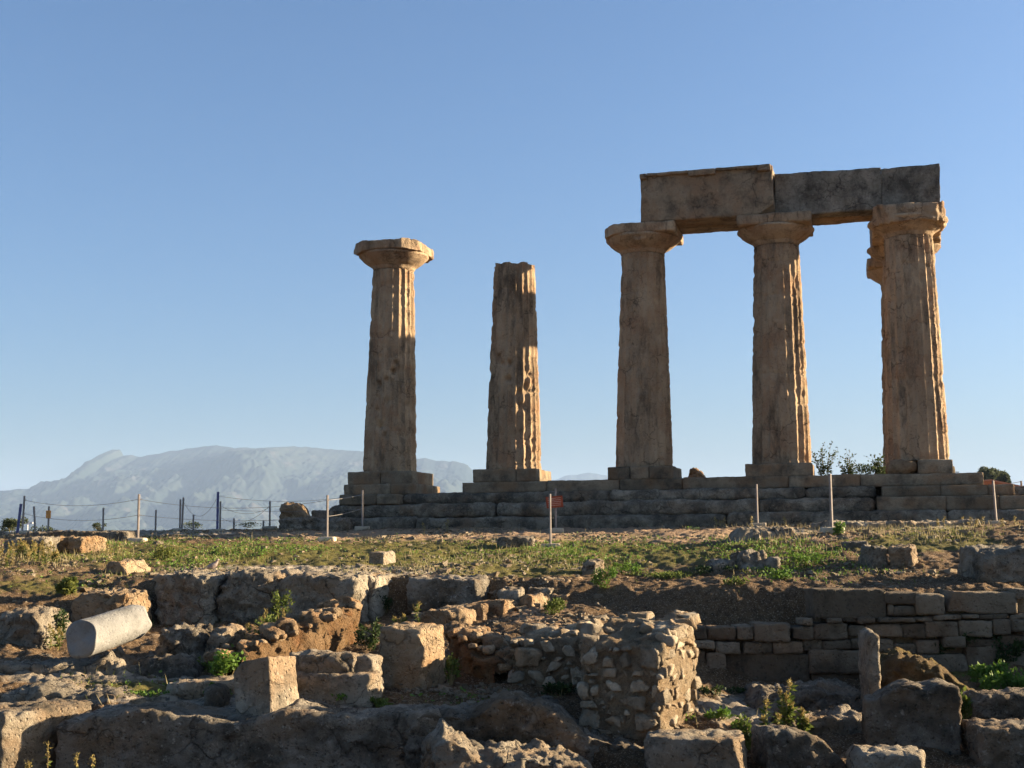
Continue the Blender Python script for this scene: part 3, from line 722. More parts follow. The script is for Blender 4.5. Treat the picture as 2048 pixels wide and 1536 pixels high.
# right side
rock('boulder', 'left one of the two grey boulders on the bank', 'boulder', 1730, 1782, 1094, 1136, .45, 15, 'rock', None, .14, .06, seed=50, sc=2.5, group='pair of boulders')
rock('boulder', 'right one of the two boulders, its right side sunlit', 'boulder', 1784, 1850, 1093, 1138, .45, -25, 'rock', None, .10, .06, seed=51, sc=2.5, group='pair of boulders')
rock('stone_block', 'massive rough block at the right edge on the bank', 'stone block', 1962, 2130, 1098, 1174, .9, 4, 'rock', 17.9, .06, .06, seed=52)
rock('stone_slab', 'thin upright slab standing on edge in the excavation', 'stone slab', 1742, 1786, 1270, 1430, .85, -8, 'rock', 14.6, .04, .03, seed=53, sink=.2, fc=2, contour=[(0, .97), (.6, 1), (1, .95)])
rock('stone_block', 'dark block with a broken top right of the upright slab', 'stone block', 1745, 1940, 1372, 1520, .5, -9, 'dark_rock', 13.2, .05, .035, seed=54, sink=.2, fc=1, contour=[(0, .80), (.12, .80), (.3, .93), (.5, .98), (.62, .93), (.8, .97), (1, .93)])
rock('earth_mound', 'mossy mound of earth behind the broken dark block', 'mound', 1772, 1990, 1326, 1420, 1.6, -6, 'moss_earth', 15.1, .35, .10, seed=55, fc=1, contour=[(0, .95), (.3, 1), (.55, .8), (1, .35)])
rock('stone_block', 'flat topped block at bottom with a bright sunlit right edge', 'stone block', 1300, 1512, 1488, 1620, .7, -8, 'rock', 12.3, .05, .04, seed=56, sink=.2)
rock('stone_block', 'dark block with a sloping right shoulder at the bottom edge', 'stone block', 1534, 1712, 1474, 1620, .6, 4, 'dark_rock', 12.5, .08, .05, seed=57, sink=.2, contour=[(0, 1), (.4, .98), (.7, .86), (1, .55)])
rock('stone_block', 'pale low slab cut by the bottom edge right of centre', 'stone block', 1726, 1870, 1514, 1620, .6, -5, 'rock', 12.0, .06, .05, seed=58, sink=.2)
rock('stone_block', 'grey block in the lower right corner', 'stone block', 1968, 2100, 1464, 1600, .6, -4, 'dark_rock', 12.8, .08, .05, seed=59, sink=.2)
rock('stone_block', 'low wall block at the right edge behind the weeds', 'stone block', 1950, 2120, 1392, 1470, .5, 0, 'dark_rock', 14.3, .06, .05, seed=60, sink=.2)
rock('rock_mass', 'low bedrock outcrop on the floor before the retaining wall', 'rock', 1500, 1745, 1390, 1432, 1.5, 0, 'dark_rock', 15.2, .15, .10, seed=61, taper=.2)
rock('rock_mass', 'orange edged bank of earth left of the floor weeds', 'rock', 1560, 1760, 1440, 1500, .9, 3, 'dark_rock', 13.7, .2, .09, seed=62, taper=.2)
# terrace stones
rock('stone_block', 'small squared stone lying alone on the gravel', 'stone', 735, 786, 1104, 1130, .4, -25, 'rock', None, .04, .03, seed=70)
rock('boulder', 'brown boulder with a pointed sunlit right end at left', 'boulder', 200, 286, 1118, 1150, .7, -20, 'warm_rock', None, .14, .09, seed=71, contour=[(0, .8), (.3, 1), (.6, .9), (1, .3)])
rock('rock_mass', 'flat grey stone with rounded right end among dry weeds', 'rock', 0, 100, 1078, 1110, 1.0, -8, 'rock', None, .12, .06, seed=72)
rock('rock_mass', 'rounded brown stone right of the weeds at far left', 'rock', 98, 186, 1076, 1108, .8, -15, 'warm_rock', None, .12, .08, seed=73)
rock('stone_slab', 'long low dark slab along the terrace at left', 'stone slab', 60, 260, 1064, 1080, 1.2, 0, 'dark_rock', None, .08, .06, seed=74)
rock('boulder', 'low dark flat boulder near the front sign post', 'boulder', 994, 1070, 1074, 1094, .8, 5, 'dark_rock', None, .12, .05, seed=75)
rock('boulder', 'standing ochre boulder near the left end of the platform', 'boulder', 558, 622, 1010, 1052, .7, -10, 'warm_rock', 37.5, .22, .12, seed=76, sc=1.2, contour=[(0, 1), (.5, .98), (.75, .85), (1, .5)])
rock('stone_block', 'squared dark stone left of the platform steps', 'stone block', 622, 668, 1021, 1045, .8, -5, 'dark_rock', 38.2, .05, .04, seed=77)
rock('rock_mass', 'low bedrock shelf left of the platform foot', 'rock', 560, 700, 1036, 1058, 1.6, -3, 'dark_rock', 37.2, .15, .1, seed=78)
rock('boulder', 'pale pointed boulder behind the platform between two columns', 'boulder', 1378, 1424, 934, 965, .6, -15, 'warm_rock', 43.0, .12, .1, seed=79, contour=[(0, .7), (.3, 1), (.7, .6), (1, .3)])
rock('boulder', 'dark rounded stone above the bank below the sign', 'boulder', 1160, 1216, 1120, 1150, .6, -20, 'rock', None, .10, .07, seed=80)
rock('boulder', 'large dark boulder half sunk at the top of the bank', 'boulder', 1476, 1540, 1106, 1142, .7, 5, 'dark_rock', None, .14, .08, seed=81)
rock('boulder', 'dark flat boulder left of the half sunk one', 'boulder', 1420, 1478, 1122, 1146, .6, 8, 'dark_rock', None, .12, .08, seed=82)
rock('boulder', 'small brown stone touching the half sunk boulder', 'boulder', 1536, 1570, 1118, 1140, .4, -12, 'dark_rock', None, .08, .05, seed=83)
rock('stone_slab', 'thin flat slab jutting from the mossy bump', 'stone slab', 1690, 1742, 1084, 1096, .5, -6, 'dark_rock', None, .04, .03, seed=84)
rock('rock_mass', 'pale flat bedrock patch before the platform steps', 'rock', 1460, 1600, 1056, 1076, 1.5, 0, 'rock', None, .1, .06, seed=85, taper=.3, sink=.15)
rock('rock_mass', 'long thin bedrock shelf along the foot of the restored steps', 'rock', 1640, 1960, 1044, 1056, 1.6, -4, 'rock', None, .1, .08, seed=86, sink=.15)
rock('rock_mass', 'pale eroded rocks right of the restored steps', 'rock', 1985, 2120, 985, 1045, 3, -12, 'rock', 40.5, .4, .25, seed=87, contour=[(0, .35), (.35, .8), (1, 1)])

# ---- marble shaft lying on its side
def lying_shaft():
    a = P(161, 1279, 15.7); b = P(268, 1243, 16.55)
    L = float(np.linalg.norm(b - a)); r = .225
    na, nz = 72, 50
    th = np.linspace(0, 2 * PI, na, endpoint=False); s = np.linspace(0, L, nz)
    T, Z = np.meshgrid(th, s)
    p0 = np.stack([np.cos(T).ravel() * r, np.sin(T).ravel() * r, Z.ravel()], 1)
    R = r * (1 - .04 * Z / L) + .006 * fbm(p0, 3, 3).reshape(T.shape) + .003 * fbm(p0, 14, 2).reshape(T.shape)
    Zc = Z + (1 - Z / L) ** 6 * (.07 * fbm(p0 * [1, 1, 0] + 4, 3.5, 2).reshape(T.shape)) + (Z / L) ** 6 * (.10 * fbm(p0 * [1, 1, 0] + 9, 3.5, 3).reshape(T.shape) - .04 * np.cos(T - .6))
    v = np.stack([R * np.cos(T), R * np.sin(T), Zc], -1).reshape(-1, 3)
    f = grid_faces(nz, na, True)
    extra = []; fs = [f]; base = len(v)
    for end, row in ((0, v[:na]), (1, v[-na:])):
        c = row.mean(0); start = base + sum(len(x) for x in extra)
        rings = []
        for k in (.8, .5, .2, .0):
            q = c + (row - c) * k; q[:, 2] = (.07 * fbm(q * [1, 1, 0] + 4, 3.5, 2)) if end == 0 else (L + .10 * fbm(q * [1, 1, 0] + 9, 3.5, 3) - .04 * (q[:, 0] * math.cos(.6) + q[:, 1] * math.sin(.6)) / r); rings.append(q)
        ring = np.concatenate(rings); extra.append(ring)
        ids = [np.arange(na) + (0 if end == 0 else (nz - 1) * na)] + [start + k * na + np.arange(na) for k in range(4)]
        for k in range(4):
            x, y = ids[k], ids[k + 1]; x2 = np.roll(x, -1); y2 = np.roll(y, -1)
            q = np.stack([x, x2, y2, y], 1)
            fs.append(q if end else q[:, ::-1])
    o = mesh('marble_shaft', np.concatenate([v] + extra), np.concatenate(fs), M['marble'])
    d = Vector(b - a); d.normalize()
    o.rotation_euler = d.to_track_quat('Z', 'Y').to_euler()
    o.location = a
    tag(o, 'fallen smooth white marble column shaft lying on its side', 'column shaft')
lying_shaft()

# ---- rubble pier and its lower left wing
def pier(name, label, xl, xr, yt, yb, Y, yaw, depth, seed, stones, sides=True, topst=True, contour=None, rise=0.0):
    k = mpp(Y); a = rad(abs(yaw)); W = (xr - xl) * k
    wv = (W - depth * math.sin(a)) / math.cos(a); h = (yb - yt) * k
    c = P((xl + xr) / 2, yb, Y)
    root = empty(name, (c[0], Y + (wv * math.sin(a) + depth * math.cos(a)) / 2, c[2]), rad(yaw))
    tag(root, label, 'rubble masonry')
    v, f = stone_verts(wv * .96, depth * .97, h + .25, seg=.03, rnd=.07, amp=.06, sc=2.5, seed=seed, mx=90, contour=contour, fine=.6)
    v[:, 2] -= .25
    v[:, 2] += rise * np.clip(v[:, 1] / depth + .5, 0, 1) * np.clip(v[:, 2] / h, 0, 1)
    mesh('core', v, f, M['mortar'], root)
    r = np.random.RandomState(seed)
    def st(x, y, z, sx, sy, sz, yw, rz=0):
        v, f = stone_verts(sx, sy, sz, seg=.025, rnd=min(sx, sy, sz) * .12, amp=min(sx, sz) * .22, sc=5, seed=r.randint(999), mx=18, facet=5, chops=[(r.uniform(-1, 1), r.uniform(-.3, .3), r.uniform(-1, 1), min(sx, sz) * .42), (r.uniform(-1, 1), r.uniform(-.3, .3), r.uniform(-1, 1), min(sx, sz) * .46), (r.uniform(.4, 1), -.3, r.uniform(.3, 1), (sx + sz) * .3), (-r.uniform(.4, 1), -.3, r.uniform(.3, 1), (sx + sz) * .32)])
        v[:, 2] -= sz / 2
        o = mesh('stone', v, f, M['rubble'], root, loc=(x, y, z))
        o.rotation_euler = (r.uniform(-.08, .08), rz, yw)
    used = []
    for (sx, sz, cx, cz) in stones:
        st((cx - .5) * wv, -depth / 2 + .075, cz * h, sx * wv, .22, sz * h, r.uniform(-.1, .1), r.uniform(-.1, .1)); used.append((cx, cz, sx, sz))
    n = 0
    for t in range(900):
        if n > 44: break
        cx, cz = r.uniform(.04, .96), r.uniform(.05, .95); sx, sz = r.uniform(.10, .27) * (1 if t < 350 else .5), r.uniform(.06, .16) * (1 if t < 350 else .5)
        if any(abs(cx - u[0]) < (sx + u[2]) / 2 and abs(cz - u[1]) < (sz + u[3]) / 2 for u in used): continue
        used.append((cx, cz, sx, sz)); n += 1
        st((cx - .5) * wv, -depth / 2 + .055, cz * h, sx * wv, .16, sz * h, r.uniform(-.2, .2), r.uniform(-.25, .25))
    if sides:
        used = []; n = 0
        for t in range(900):
            if n > 30: break
            cy, cz = r.uniform(.03, .97), r.uniform(.04, .97); sx, sz = r.uniform(.06, .30), r.uniform(.04, .17)
            if any(abs(cy - u[0]) < (sx + u[2]) / 2 and abs(cz - u[1]) < (sz + u[3]) / 2 for u in used): continue
            used.append((cy, cz, sx, sz)); n += 1
            st(wv / 2 - .075, (cy - .5) * depth, cz * h, sx * depth, .18, sz * h, PI / 2 + r.uniform(-.2, .2), r.uniform(-.25, .25))
    if topst:
        for t in range(34):
            cx, cy = r.uniform(-.48, .48) * wv, r.uniform(-.45, .48) * depth
            if t % 2: cx = (.42 + r.uniform(0, .05)) * wv
            s = r.uniform(.06, .22)
            zz = h * (1 if contour is None else np.interp(cx / wv + .5, [q[0] for q in contour], [q[1] for q in contour]))
            st(cx, cy, zz - .01 + rise * (cy / depth + .5), s * 1.3, s, s * .6, r.uniform(0, 3), r.uniform(-.3, .3))
    return root
pier('rubble_pier', 'tall rubble masonry pier in the foreground with a sunlit right side', 1166, 1430, 1298, 1492, 13.2, -24, 1.25, 5,
     [(.30, .19, .80, .86), (.21, .16, .12, .86), (.16, .10, .36, .80), (.32, .05, .75, .70), (.25, .03, .12, .67), (.14, .17, .05, .50), (.33, .16, .62, .42), (.30, .16, .76, .20), (.24, .20, .12, .22), (.20, .11, .40, .20), (.22, .09, .15, .03), (.18, .09, .44, .03), (.22, .08, .80, .05), (.22, .12, .40, .55)], rise=.24)
pier('rubble_wall', 'lower rubble masonry wing joined to the left of the pier', 1020, 1200, 1284, 1424, 14.5, -6, .9, 8,
     [(.32, .26, .22, .74), (.22, .16, .08, .48), (.18, .16, .46, .90), (.24, .13, .54, .62), (.20, .14, .50, .40), (.25, .15, .22, .24), (.25, .22, .62, .12), (.2, .3, .85, .5), (.22, .13, .3, .48)], rise=.08, sides=False, contour=[(0, .72), (.15, .95), (.5, 1.0), (1, 1.05)])
# ---- eroded clay walls
def claywall(label, pts, wth, seed, cat='wall'):
    """low wall following px points (px, ytop, ybot, Y)"""
    pr = [(P(a, t, Y), P(a, b2, Y)) for a, t, b2, Y in pts]
    top = np.array([p[0] for p in pr]); bot = np.array([p[1] for p in pr])
    L = np.concatenate([[0], np.cumsum(np.linalg.norm(np.diff(top[:, :2], axis=0), axis=1))])
    n = int(L[-1] / .03); s = np.linspace(0, L[-1], n)
    tp = np.stack([np.interp(s, L, top[:, k]) for k in range(3)], 1); zb = np.interp(s, L, bot[:, 2]) - .25
    d = np.gradient(tp[:, :2], axis=0); d /= np.linalg.norm(d, axis=1)[:, None]; nr = np.stack([-d[:, 1], d[:, 0]], 1)
    prof = [(-.0, 0)]
    ts = np.linspace(0, 1, 34)
    V = []
    for t in ts:
        if t < .4: o_, zf = 0.0, t / .4
        elif t < .6: o_, zf = (t - .4) / .2, 1.0
        else: o_, zf = 1.0, 1 - (t - .6) / .4
        rr = np.sqrt(max(0, 1 - (1 - min(1, 4 * (1 - zf))) ** 2)) if zf < 1 else 0
        q = tp.copy(); q[:, :2] += nr * (o_ * wth); q[:, 2] = zb + (tp[:, 2] - zb) * zf
        V.append(q)
    V = np.stack(V, 1).reshape(-1, 3)
    V += np.stack([fbm(V + seed, 2.5, 4, .6), fbm(V + seed + 9, 2.5, 4, .6), fbm(V + seed + 19, 2.5, 4, .6)], 1) * .07
    V += np.stack([fbm(V + seed + 29, 9, 4, .7), fbm(V + seed + 39, 9, 4, .7), fbm(V + seed + 49, 9, 4, .7)], 1) * .035
    c0 = V.mean(0)
    root = empty('clay_wall', tuple(c0)); tag(root, label, cat)
    mesh('core', V - c0, grid_faces(n, len(ts)), M['clay'], root)
    r = np.random.RandomState(seed)
    for k in range(44):
        i = r.randint(n); sz = r.uniform(.07, .2)
        v, f = stone_verts(sz * 1.3, sz, sz * .7, seg=.025, rnd=sz * .25, amp=sz * .16, sc=4, seed=k + seed, mx=12)
        q = tp[i].copy(); q[:2] += nr[i] * r.uniform(-.02, wth); q[2] -= sz * .2
        o = mesh('stone', v, f, M['warm_rock'], root, loc=tuple(q - c0)); o.rotation_euler = (r.uniform(-.3, .3), r.uniform(-.3, .3), r.uniform(0, 3))
    return root
claywall('low orange clay and rubble wall slanting up behind the cube stones', [(492, 1318, 1345, 15.3), (540, 1282, 1335, 15.7), (610, 1262, 1325, 16.2), (680, 1232, 1312, 17.0), (716, 1212, 1300, 17.6)], .5, 61)
claywall('eroded lump of orange clay right of the upright cube stone', [(898, 1262, 1350, 15.8), (930, 1282, 1358, 15.3), (965, 1312, 1368, 15.0), (995, 1350, 1385, 14.7)], .45, 73)

# ---- retaining wall on the right
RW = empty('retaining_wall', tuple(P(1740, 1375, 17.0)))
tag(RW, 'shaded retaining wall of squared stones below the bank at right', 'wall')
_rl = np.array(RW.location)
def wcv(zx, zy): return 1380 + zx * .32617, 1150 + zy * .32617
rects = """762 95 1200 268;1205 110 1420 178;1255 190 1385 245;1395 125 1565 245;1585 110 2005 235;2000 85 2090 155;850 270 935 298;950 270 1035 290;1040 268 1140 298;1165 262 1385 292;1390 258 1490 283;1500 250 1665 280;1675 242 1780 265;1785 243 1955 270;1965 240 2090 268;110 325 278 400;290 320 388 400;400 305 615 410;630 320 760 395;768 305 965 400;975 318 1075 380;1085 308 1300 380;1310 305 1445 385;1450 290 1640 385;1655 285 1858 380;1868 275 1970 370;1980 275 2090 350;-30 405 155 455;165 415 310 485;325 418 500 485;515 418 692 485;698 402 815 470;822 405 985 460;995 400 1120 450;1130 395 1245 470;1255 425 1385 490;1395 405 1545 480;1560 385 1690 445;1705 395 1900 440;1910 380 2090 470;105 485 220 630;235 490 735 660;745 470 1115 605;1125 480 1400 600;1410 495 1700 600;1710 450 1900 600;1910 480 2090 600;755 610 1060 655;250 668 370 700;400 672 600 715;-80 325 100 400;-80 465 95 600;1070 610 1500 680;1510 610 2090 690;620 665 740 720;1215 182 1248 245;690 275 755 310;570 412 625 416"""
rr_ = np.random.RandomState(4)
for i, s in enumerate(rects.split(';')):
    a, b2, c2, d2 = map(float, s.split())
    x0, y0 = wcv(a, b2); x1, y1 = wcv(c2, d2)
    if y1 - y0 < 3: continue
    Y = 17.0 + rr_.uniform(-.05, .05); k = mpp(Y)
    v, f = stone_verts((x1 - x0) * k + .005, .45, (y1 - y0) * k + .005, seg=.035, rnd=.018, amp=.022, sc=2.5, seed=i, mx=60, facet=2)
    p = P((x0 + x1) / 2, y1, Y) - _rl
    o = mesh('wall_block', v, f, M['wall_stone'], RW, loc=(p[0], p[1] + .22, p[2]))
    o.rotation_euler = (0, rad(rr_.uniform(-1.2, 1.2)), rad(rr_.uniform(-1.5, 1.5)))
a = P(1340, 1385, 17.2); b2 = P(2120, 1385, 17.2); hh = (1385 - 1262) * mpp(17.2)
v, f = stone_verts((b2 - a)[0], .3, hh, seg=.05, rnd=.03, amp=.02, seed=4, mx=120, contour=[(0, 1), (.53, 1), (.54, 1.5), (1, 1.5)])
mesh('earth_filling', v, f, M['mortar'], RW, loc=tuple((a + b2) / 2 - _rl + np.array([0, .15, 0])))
# ------------------------------------------------------------------ fence posts, ropes, signs
PT_TOP = {}
def post(px, pt, pb, Y, label, mat='metal', base=True, wpx=7.0, lean=0.0, rings=True):
    top = P(px, pt, Y); z0 = min(float(hgt(np.array([top[0]]), np.array([Y]))[0]), P(px, pb, Y)[2])
    wr = .040 if mat == 'metal' else .052
    root = empty('fence_post', (top[0], Y, z0)); tag(root, label, 'post', 'fence posts')
    h = top[2] - z0
    b = MB(); n = 10
    pts = [(lean * (1 - t) * .3, 0, h * t) for t in np.linspace(0, 1, 5)]
    b.tube(pts, wr * .72, 6)
    b.tube([(0, 0, h - .002), (0, 0, h + .02)], [wr * .85, wr * .6], 6)
    b.build('pole', M[mat], root)
    if rings:
        for zz in (h - .1, h - .48):
            q = MB(); th = np.linspace(0, 2 * PI, 9)
            q.tube(np.stack([wr * .9 + .012 + .02 * np.cos(th), 0 * th, zz + .02 * np.sin(th)], 1), .004, 6)
            q.build('ring', M['metal'], root)
    if base:
        v, f = stone_verts(.40, .36, .15, seg=.05, rnd=.02, amp=.012, sc=3, seed=px)
        mesh('concrete_foot', v, f, M['concrete'], root, loc=(0, 0, -.03))
    PT_TOP[px] = (top[0], Y, top[2] - .1)
    return root
post(278, 990, 1080, 31.5, 'tall fence post on a pale concrete foot, second big one from the left edge')
post(655, 992, 1082, 31.0, 'fence post with a small concrete foot left of the temple platform')
p_near = post(1100, 990, 1092, 27.5, 'near fence post standing in front of the orange sign')
post(1660, 950, 1065, 24.5, 'tallest looking fence post on a square concrete foot beside a green shrub')
post(1986, 963, 1050, 32.0, 'fence post leaning slightly before the right end of the steps', lean=.12)
post(1513, 970, 1049, 34.3, 'fence post close before the weathered steps below the middle column', rings=False)
post(725, 982, 1055, 36.4, 'faint fence post in front of the left end of the steps')
p_sign = post(1111, 978, 1056, 34.5, 'fence post carrying the orange red sign board')
post(49, 993, 1056, 37.0, 'tall grey fence post at the far left beside the blue one', lean=-.1)
post(42, 1009, 1064, 36.0, 'leaning blue post at the far left', mat='blue_metal', base=False, rings=False, lean=-.25)
post(68, 1014, 1062, 38.0, 'short grey post leaning left of the small yellow sign', base=False, rings=False, lean=.22)
p_y = post(98, 1014, 1064, 38.5, 'post carrying the small orange yellow sign', base=False, rings=False)
post(207, 1017, 1062, 39.0, 'short fence post left of the big one at the skyline', base=False, rings=False)
post(312, 1021, 1062, 39.5, 'short fence post right of the big one at the skyline', base=False, rings=False)
post(361, 1000, 1056, 38.0, 'left one of two posts sharing a concrete foot', rings=False)
post(367, 996, 1056, 38.1, 'right one of two posts sharing a concrete foot', base=False, rings=False, lean=-.1)
post(387, 1031, 1058, 40.0, 'very short post between the twin posts and the blue post', base=False, rings=False)
post(436, 985, 1056, 37.6, 'straight blue post on a low foot left of the temple', mat='blue_metal', rings=False)
post(441, 1004, 1056, 39.0, 'grey post directly right of the straight blue post', base=False, rings=False)
post(468, 1038, 1058, 39.0, 'stub of a post right of the blue post', base=False, rings=False)
post(527, 1043, 1056, 39.0, 'smallest post stub at the skyline', base=False, rings=False)
post(540, 1004, 1052, 38.6, 'thin fence post left of the standing ochre boulder', rings=False)
def rope(a, b2, sag, label, n=24, r=.0055, loose=False):
    a = np.array(a, float); b2 = np.array(b2, float); t = np.linspace(0, 1, n)[:, None]
    p = a + (b2 - a) * t; p[:, 2] -= (4 * t * (1 - t))[:, 0] * sag
    m = MB(); c = p[0].copy(); m.tube(p - c, r, 6)
    o = m.build('rope', M['rope'], smooth=True); o.location = c
    tag(o, label, 'rope', 'ropes of the fence')
def lo(p, d): return (p[0], p[1], p[2] - d)
rope(PT_TOP[49], PT_TOP[278], .16, 'upper rope at the left between the leftmost tall posts')
rope(lo(PT_TOP[49], .38), lo(PT_TOP[278], .38), .16, 'lower rope at the left between the leftmost tall posts')
rope(PT_TOP[278], PT_TOP[655], .20, 'upper rope sagging between the two big left posts')
rope(lo(PT_TOP[278], .38), lo(PT_TOP[655], .38), .12, 'lower rope between the two big left posts')
rope(PT_TOP[436], PT_TOP[725], .17, 'upper rope from the blue post towards the steps')
rope(lo(PT_TOP[436], .4), lo(PT_TOP[725], .4), .05, 'lower rope from the blue post towards the steps')
rope(PT_TOP[367], PT_TOP[436], .5, 'slack rope hanging between the twin posts and the blue post')
rope(PT_TOP[441], lo(PT_TOP[540], .05), .22, 'rope drooping to the thin post by the boulder')
rope(lo(PT_TOP[441], .35), PT_TOP[540], .30, 'second drooping rope rising to the thin post by the boulder')
rope(PT_TOP[655], PT_TOP[725], .02, 'upper rope between the post and the faint post at the steps')
rope(lo(PT_TOP[655], .38), lo(PT_TOP[725], .38), .03, 'lower rope between the post and the faint post at the steps')
def sign(parent, px, py, w, h, Y, mats, rot=0, off=(0, -.05, 0), lines=4):
    p = P(px, py, Y) - np.array(parent.location)
    b = MB(); b.box((0, 0, 0), (w / 2, .008, h / 2))
    s = b.build('sign_board', M[mats], parent, loc=(p[0], off[1], p[2])); s.rotation_euler = (0, rad(rot), 0)
    r = np.random.RandomState(3)
    for k in range(lines):
        m = MB()
        x = -w * .40; z = h * (.32 - .62 * k / max(1, lines - 1))
        while x < w * .36:
            ww = r.uniform(.012, .05) * w / .5
            ww = min(ww, w * .40 - x)
            m.box((x + ww / 2, -.0095, z), (ww / 2, .0015, h * .022)); x += ww + .004
        m.build('lettering', M['lettering'], s)
sign(p_sign, 1109, 1004, .44, .30, 34.5, 'sign', rot=-5, lines=5)
sign(p_y, 98, 1029, .14, .23, 38.5, 'sign_yellow', lines=4)

# ------------------------------------------------------------------ plants
def leaves(c, L, W, r, up=0.5, dirs=None, droop=0.0):
    """diamond leaves at points c (n,3)"""
    n = len(c)
    if dirs is None:
        dirs = r.normal(size=(n, 3)); dirs[:, 2] = np.abs(dirs[:, 2]) * up * 2 - droop
    dirs = dirs / np.linalg.norm(dirs, axis=1)[:, None]
    s = np.cross(dirs, r.normal(size=(n, 3))); s /= np.linalg.norm(s, axis=1)[:, None] + 1e-9
    L = np.broadcast_to(L, (n,)) * r.uniform(.6, 1.3, n); W = np.broadcast_to(W, (n,)) * r.uniform(.7, 1.2, n)
    mid = c + dirs * (L * .45)[:, None]
    v = np.stack([c, mid - s * (W / 2)[:, None], c + dirs * L[:, None], mid + s * (W / 2)[:, None]], 1).reshape(-1, 3)
    f = np.arange(n * 4).reshape(-1, 4)
    return v, f
def weed(px, pb, hpx, label, seed, Y=None, heads=3, dense=1.0, mat='weed', group='tall weeds', spread=.3, leaf=.055):
    p = rayhit(px, pb) if Y is None else P(px, pb, Y)
    if Y is not None: p[2] = float(hgt(np.array([p[0]]), np.array([p[1]]))[0]); 
    h = hpx * mpp(p[1]) + (0 if Y is None else max(0, P(px, pb, Y)[2] - p[2]))
    r = np.random.RandomState(seed)
    root = empty('weed', tuple(p)); tag(root, label, 'weed', group)
    st = MB(); lc = []; ld = []
    for k in range(heads):
        hd = []; hdd = []
        a = r.uniform(0, 2 * PI); s = r.uniform(0, spread) * h * (0 if k == 0 else 1); hk = h * (1 if k == 0 else r.uniform(.5, .85))
        t = np.linspace(0, 1, 7)
        c = np.stack([np.cos(a) * s * t ** .7, np.sin(a) * s * t ** .7, hk * t], 1) + np.cumsum(r.normal(0, .006, (7, 3)), 0)
        c[0] = 0
        st.tube(c, np.linspace(.006, .003, 7), 6)
        nl = int(26 * dense)
        for q in range(nl):
            tt = r.uniform(.12, .9); lc.append([np.interp(tt, t, c[:, j]) for j in range(3)])
            b = r.uniform(0, 2 * PI); ld.append([math.cos(b), math.sin(b), r.uniform(-.5, .7)])
        for q in range(int(46 * dense)):
            tt = 1 - abs(r.normal(0, .13)); pt = [np.interp(tt, t, c[:, j]) + r.normal(0, .012) for j in range(3)]
            hd.append(pt); hdd.append([r.normal(), r.normal(), 1.2])
        v, f = leaves(np.array(hd), .028, .013, r, dirs=np.array(hdd)); mesh('seed_head', v, f, M['dry'], root, smooth=False)
    st.build('stem', M['stem'], root)
    v, f = leaves(np.array(lc), leaf, leaf * .38, r, dirs=np.array(ld)); mesh('foliage', v, f, M[mat], root, smooth=False)
    return root
def bush(px, pb, wpx, hpx, label, seed, Y=None, mat='cover', n=500, leaf=.05, cat='bush', name='bush', group='low leafy bushes', depth=.7, stems=8, air=0.0, zoff=0.0):
    p = rayhit(px, pb) if Y is None else P(px, pb, Y)
    p[2] += zoff
    k = mpp(p[1]); W = wpx * k / 2; H = hpx * k
    r = np.random.RandomState(seed)
    root = empty(name, tuple(p)); tag(root, label, cat, group)
    lobes = [(r.uniform(-.65, .65) * W, r.uniform(-.6, .6) * W * depth, r.uniform(.2, .72) * H, r.uniform(.22, .45)) for _ in range(9)]
    st = MB(); pts = []
    for q in lobes:
        t = np.linspace(0, 1, 5)[:, None]
        st.tube(np.array([q[0] * .2, q[1] * .2, -.02]) * (1 - t) + np.array(q[:3]) * t + np.array([0, 0, 1]) * 0, np.linspace(.008, .003, 5), 6)
        m = int(n / 9)
        d = r.normal(size=(m, 3)); d /= np.linalg.norm(d, axis=1)[:, None]
        d *= (r.uniform(.2, 1, m) ** .5)[:, None]
        pts.append(np.array(q[:3]) + d * np.array([q[3] * W, q[3] * W * depth, q[3] * H * .9]))
    pts = np.concatenate(pts); pts[:, 2] = np.maximum(pts[:, 2], .005)
    st.build('stem', M['stem'], root)
    v, f = leaves(pts, leaf, leaf * .6, r, up=.5); mesh('foliage', v, f, M[mat], root, smooth=False)
    return root
for i, (a, b2, c2, lb, hd) in enumerate([
        (1577, 1462, 98, 'tallest yellow green weed on the excavation floor', 5), (1538, 1478, 72, 'narrow yellow weed left of the tallest one', 2), (1604, 1470, 50, 'short bushy yellow weed right of the tallest one', 3), (1556, 1478, 40, 'smallest yellow weed between the tall ones', 2),
        (532, 1288, 66, 'brown tipped weed before the second terrace rock', 3), (566, 1286, 62, 'brown tipped weed left of the clay wall top', 2), (494, 1300, 50, 'leaning weed above the green clump', 4), (376, 1306, 30, 'small brown weed on the grey bedrock hump', 1), (395, 1302, 42, 'taller brown weed on the grey bedrock hump', 2),
        (836, 1262, 56, 'single straw coloured weed left of the slanting wall line', 2), (808, 1262, 34, 'small straw weed beside the single straw coloured one', 2), (790, 1264, 28, 'smallest straw weed of the group by the slanting wall', 2), (96, 1534, 46, 'thin weed rising at the lower left corner', 2), (150, 1546, 30, 'brown tipped weed near the lower left corner', 2),
        (186, 1546, 34, 'brown weed rightmost of the lower left group', 2), (48, 1548, 30, 'low brown weed leftmost of the lower left group', 3), (100, 1300, 48, 'dark weed with brown tip beside the hollow stone', 3), (115, 1302, 42, 'second dark weed beside the hollow stone', 3), (182, 1232, 40, 'weed before the half buried stone', 3), (250, 1216, 44, 'weed at the right of the half buried stone', 3)]):
    weed(a, b2, c2, lb, 100 + i, heads=hd, Y=(12.4 if 1530 < b2 and a < 200 else None), dense=1.5 if a > 1500 else .9, leaf=.08 if a > 1500 else .055)
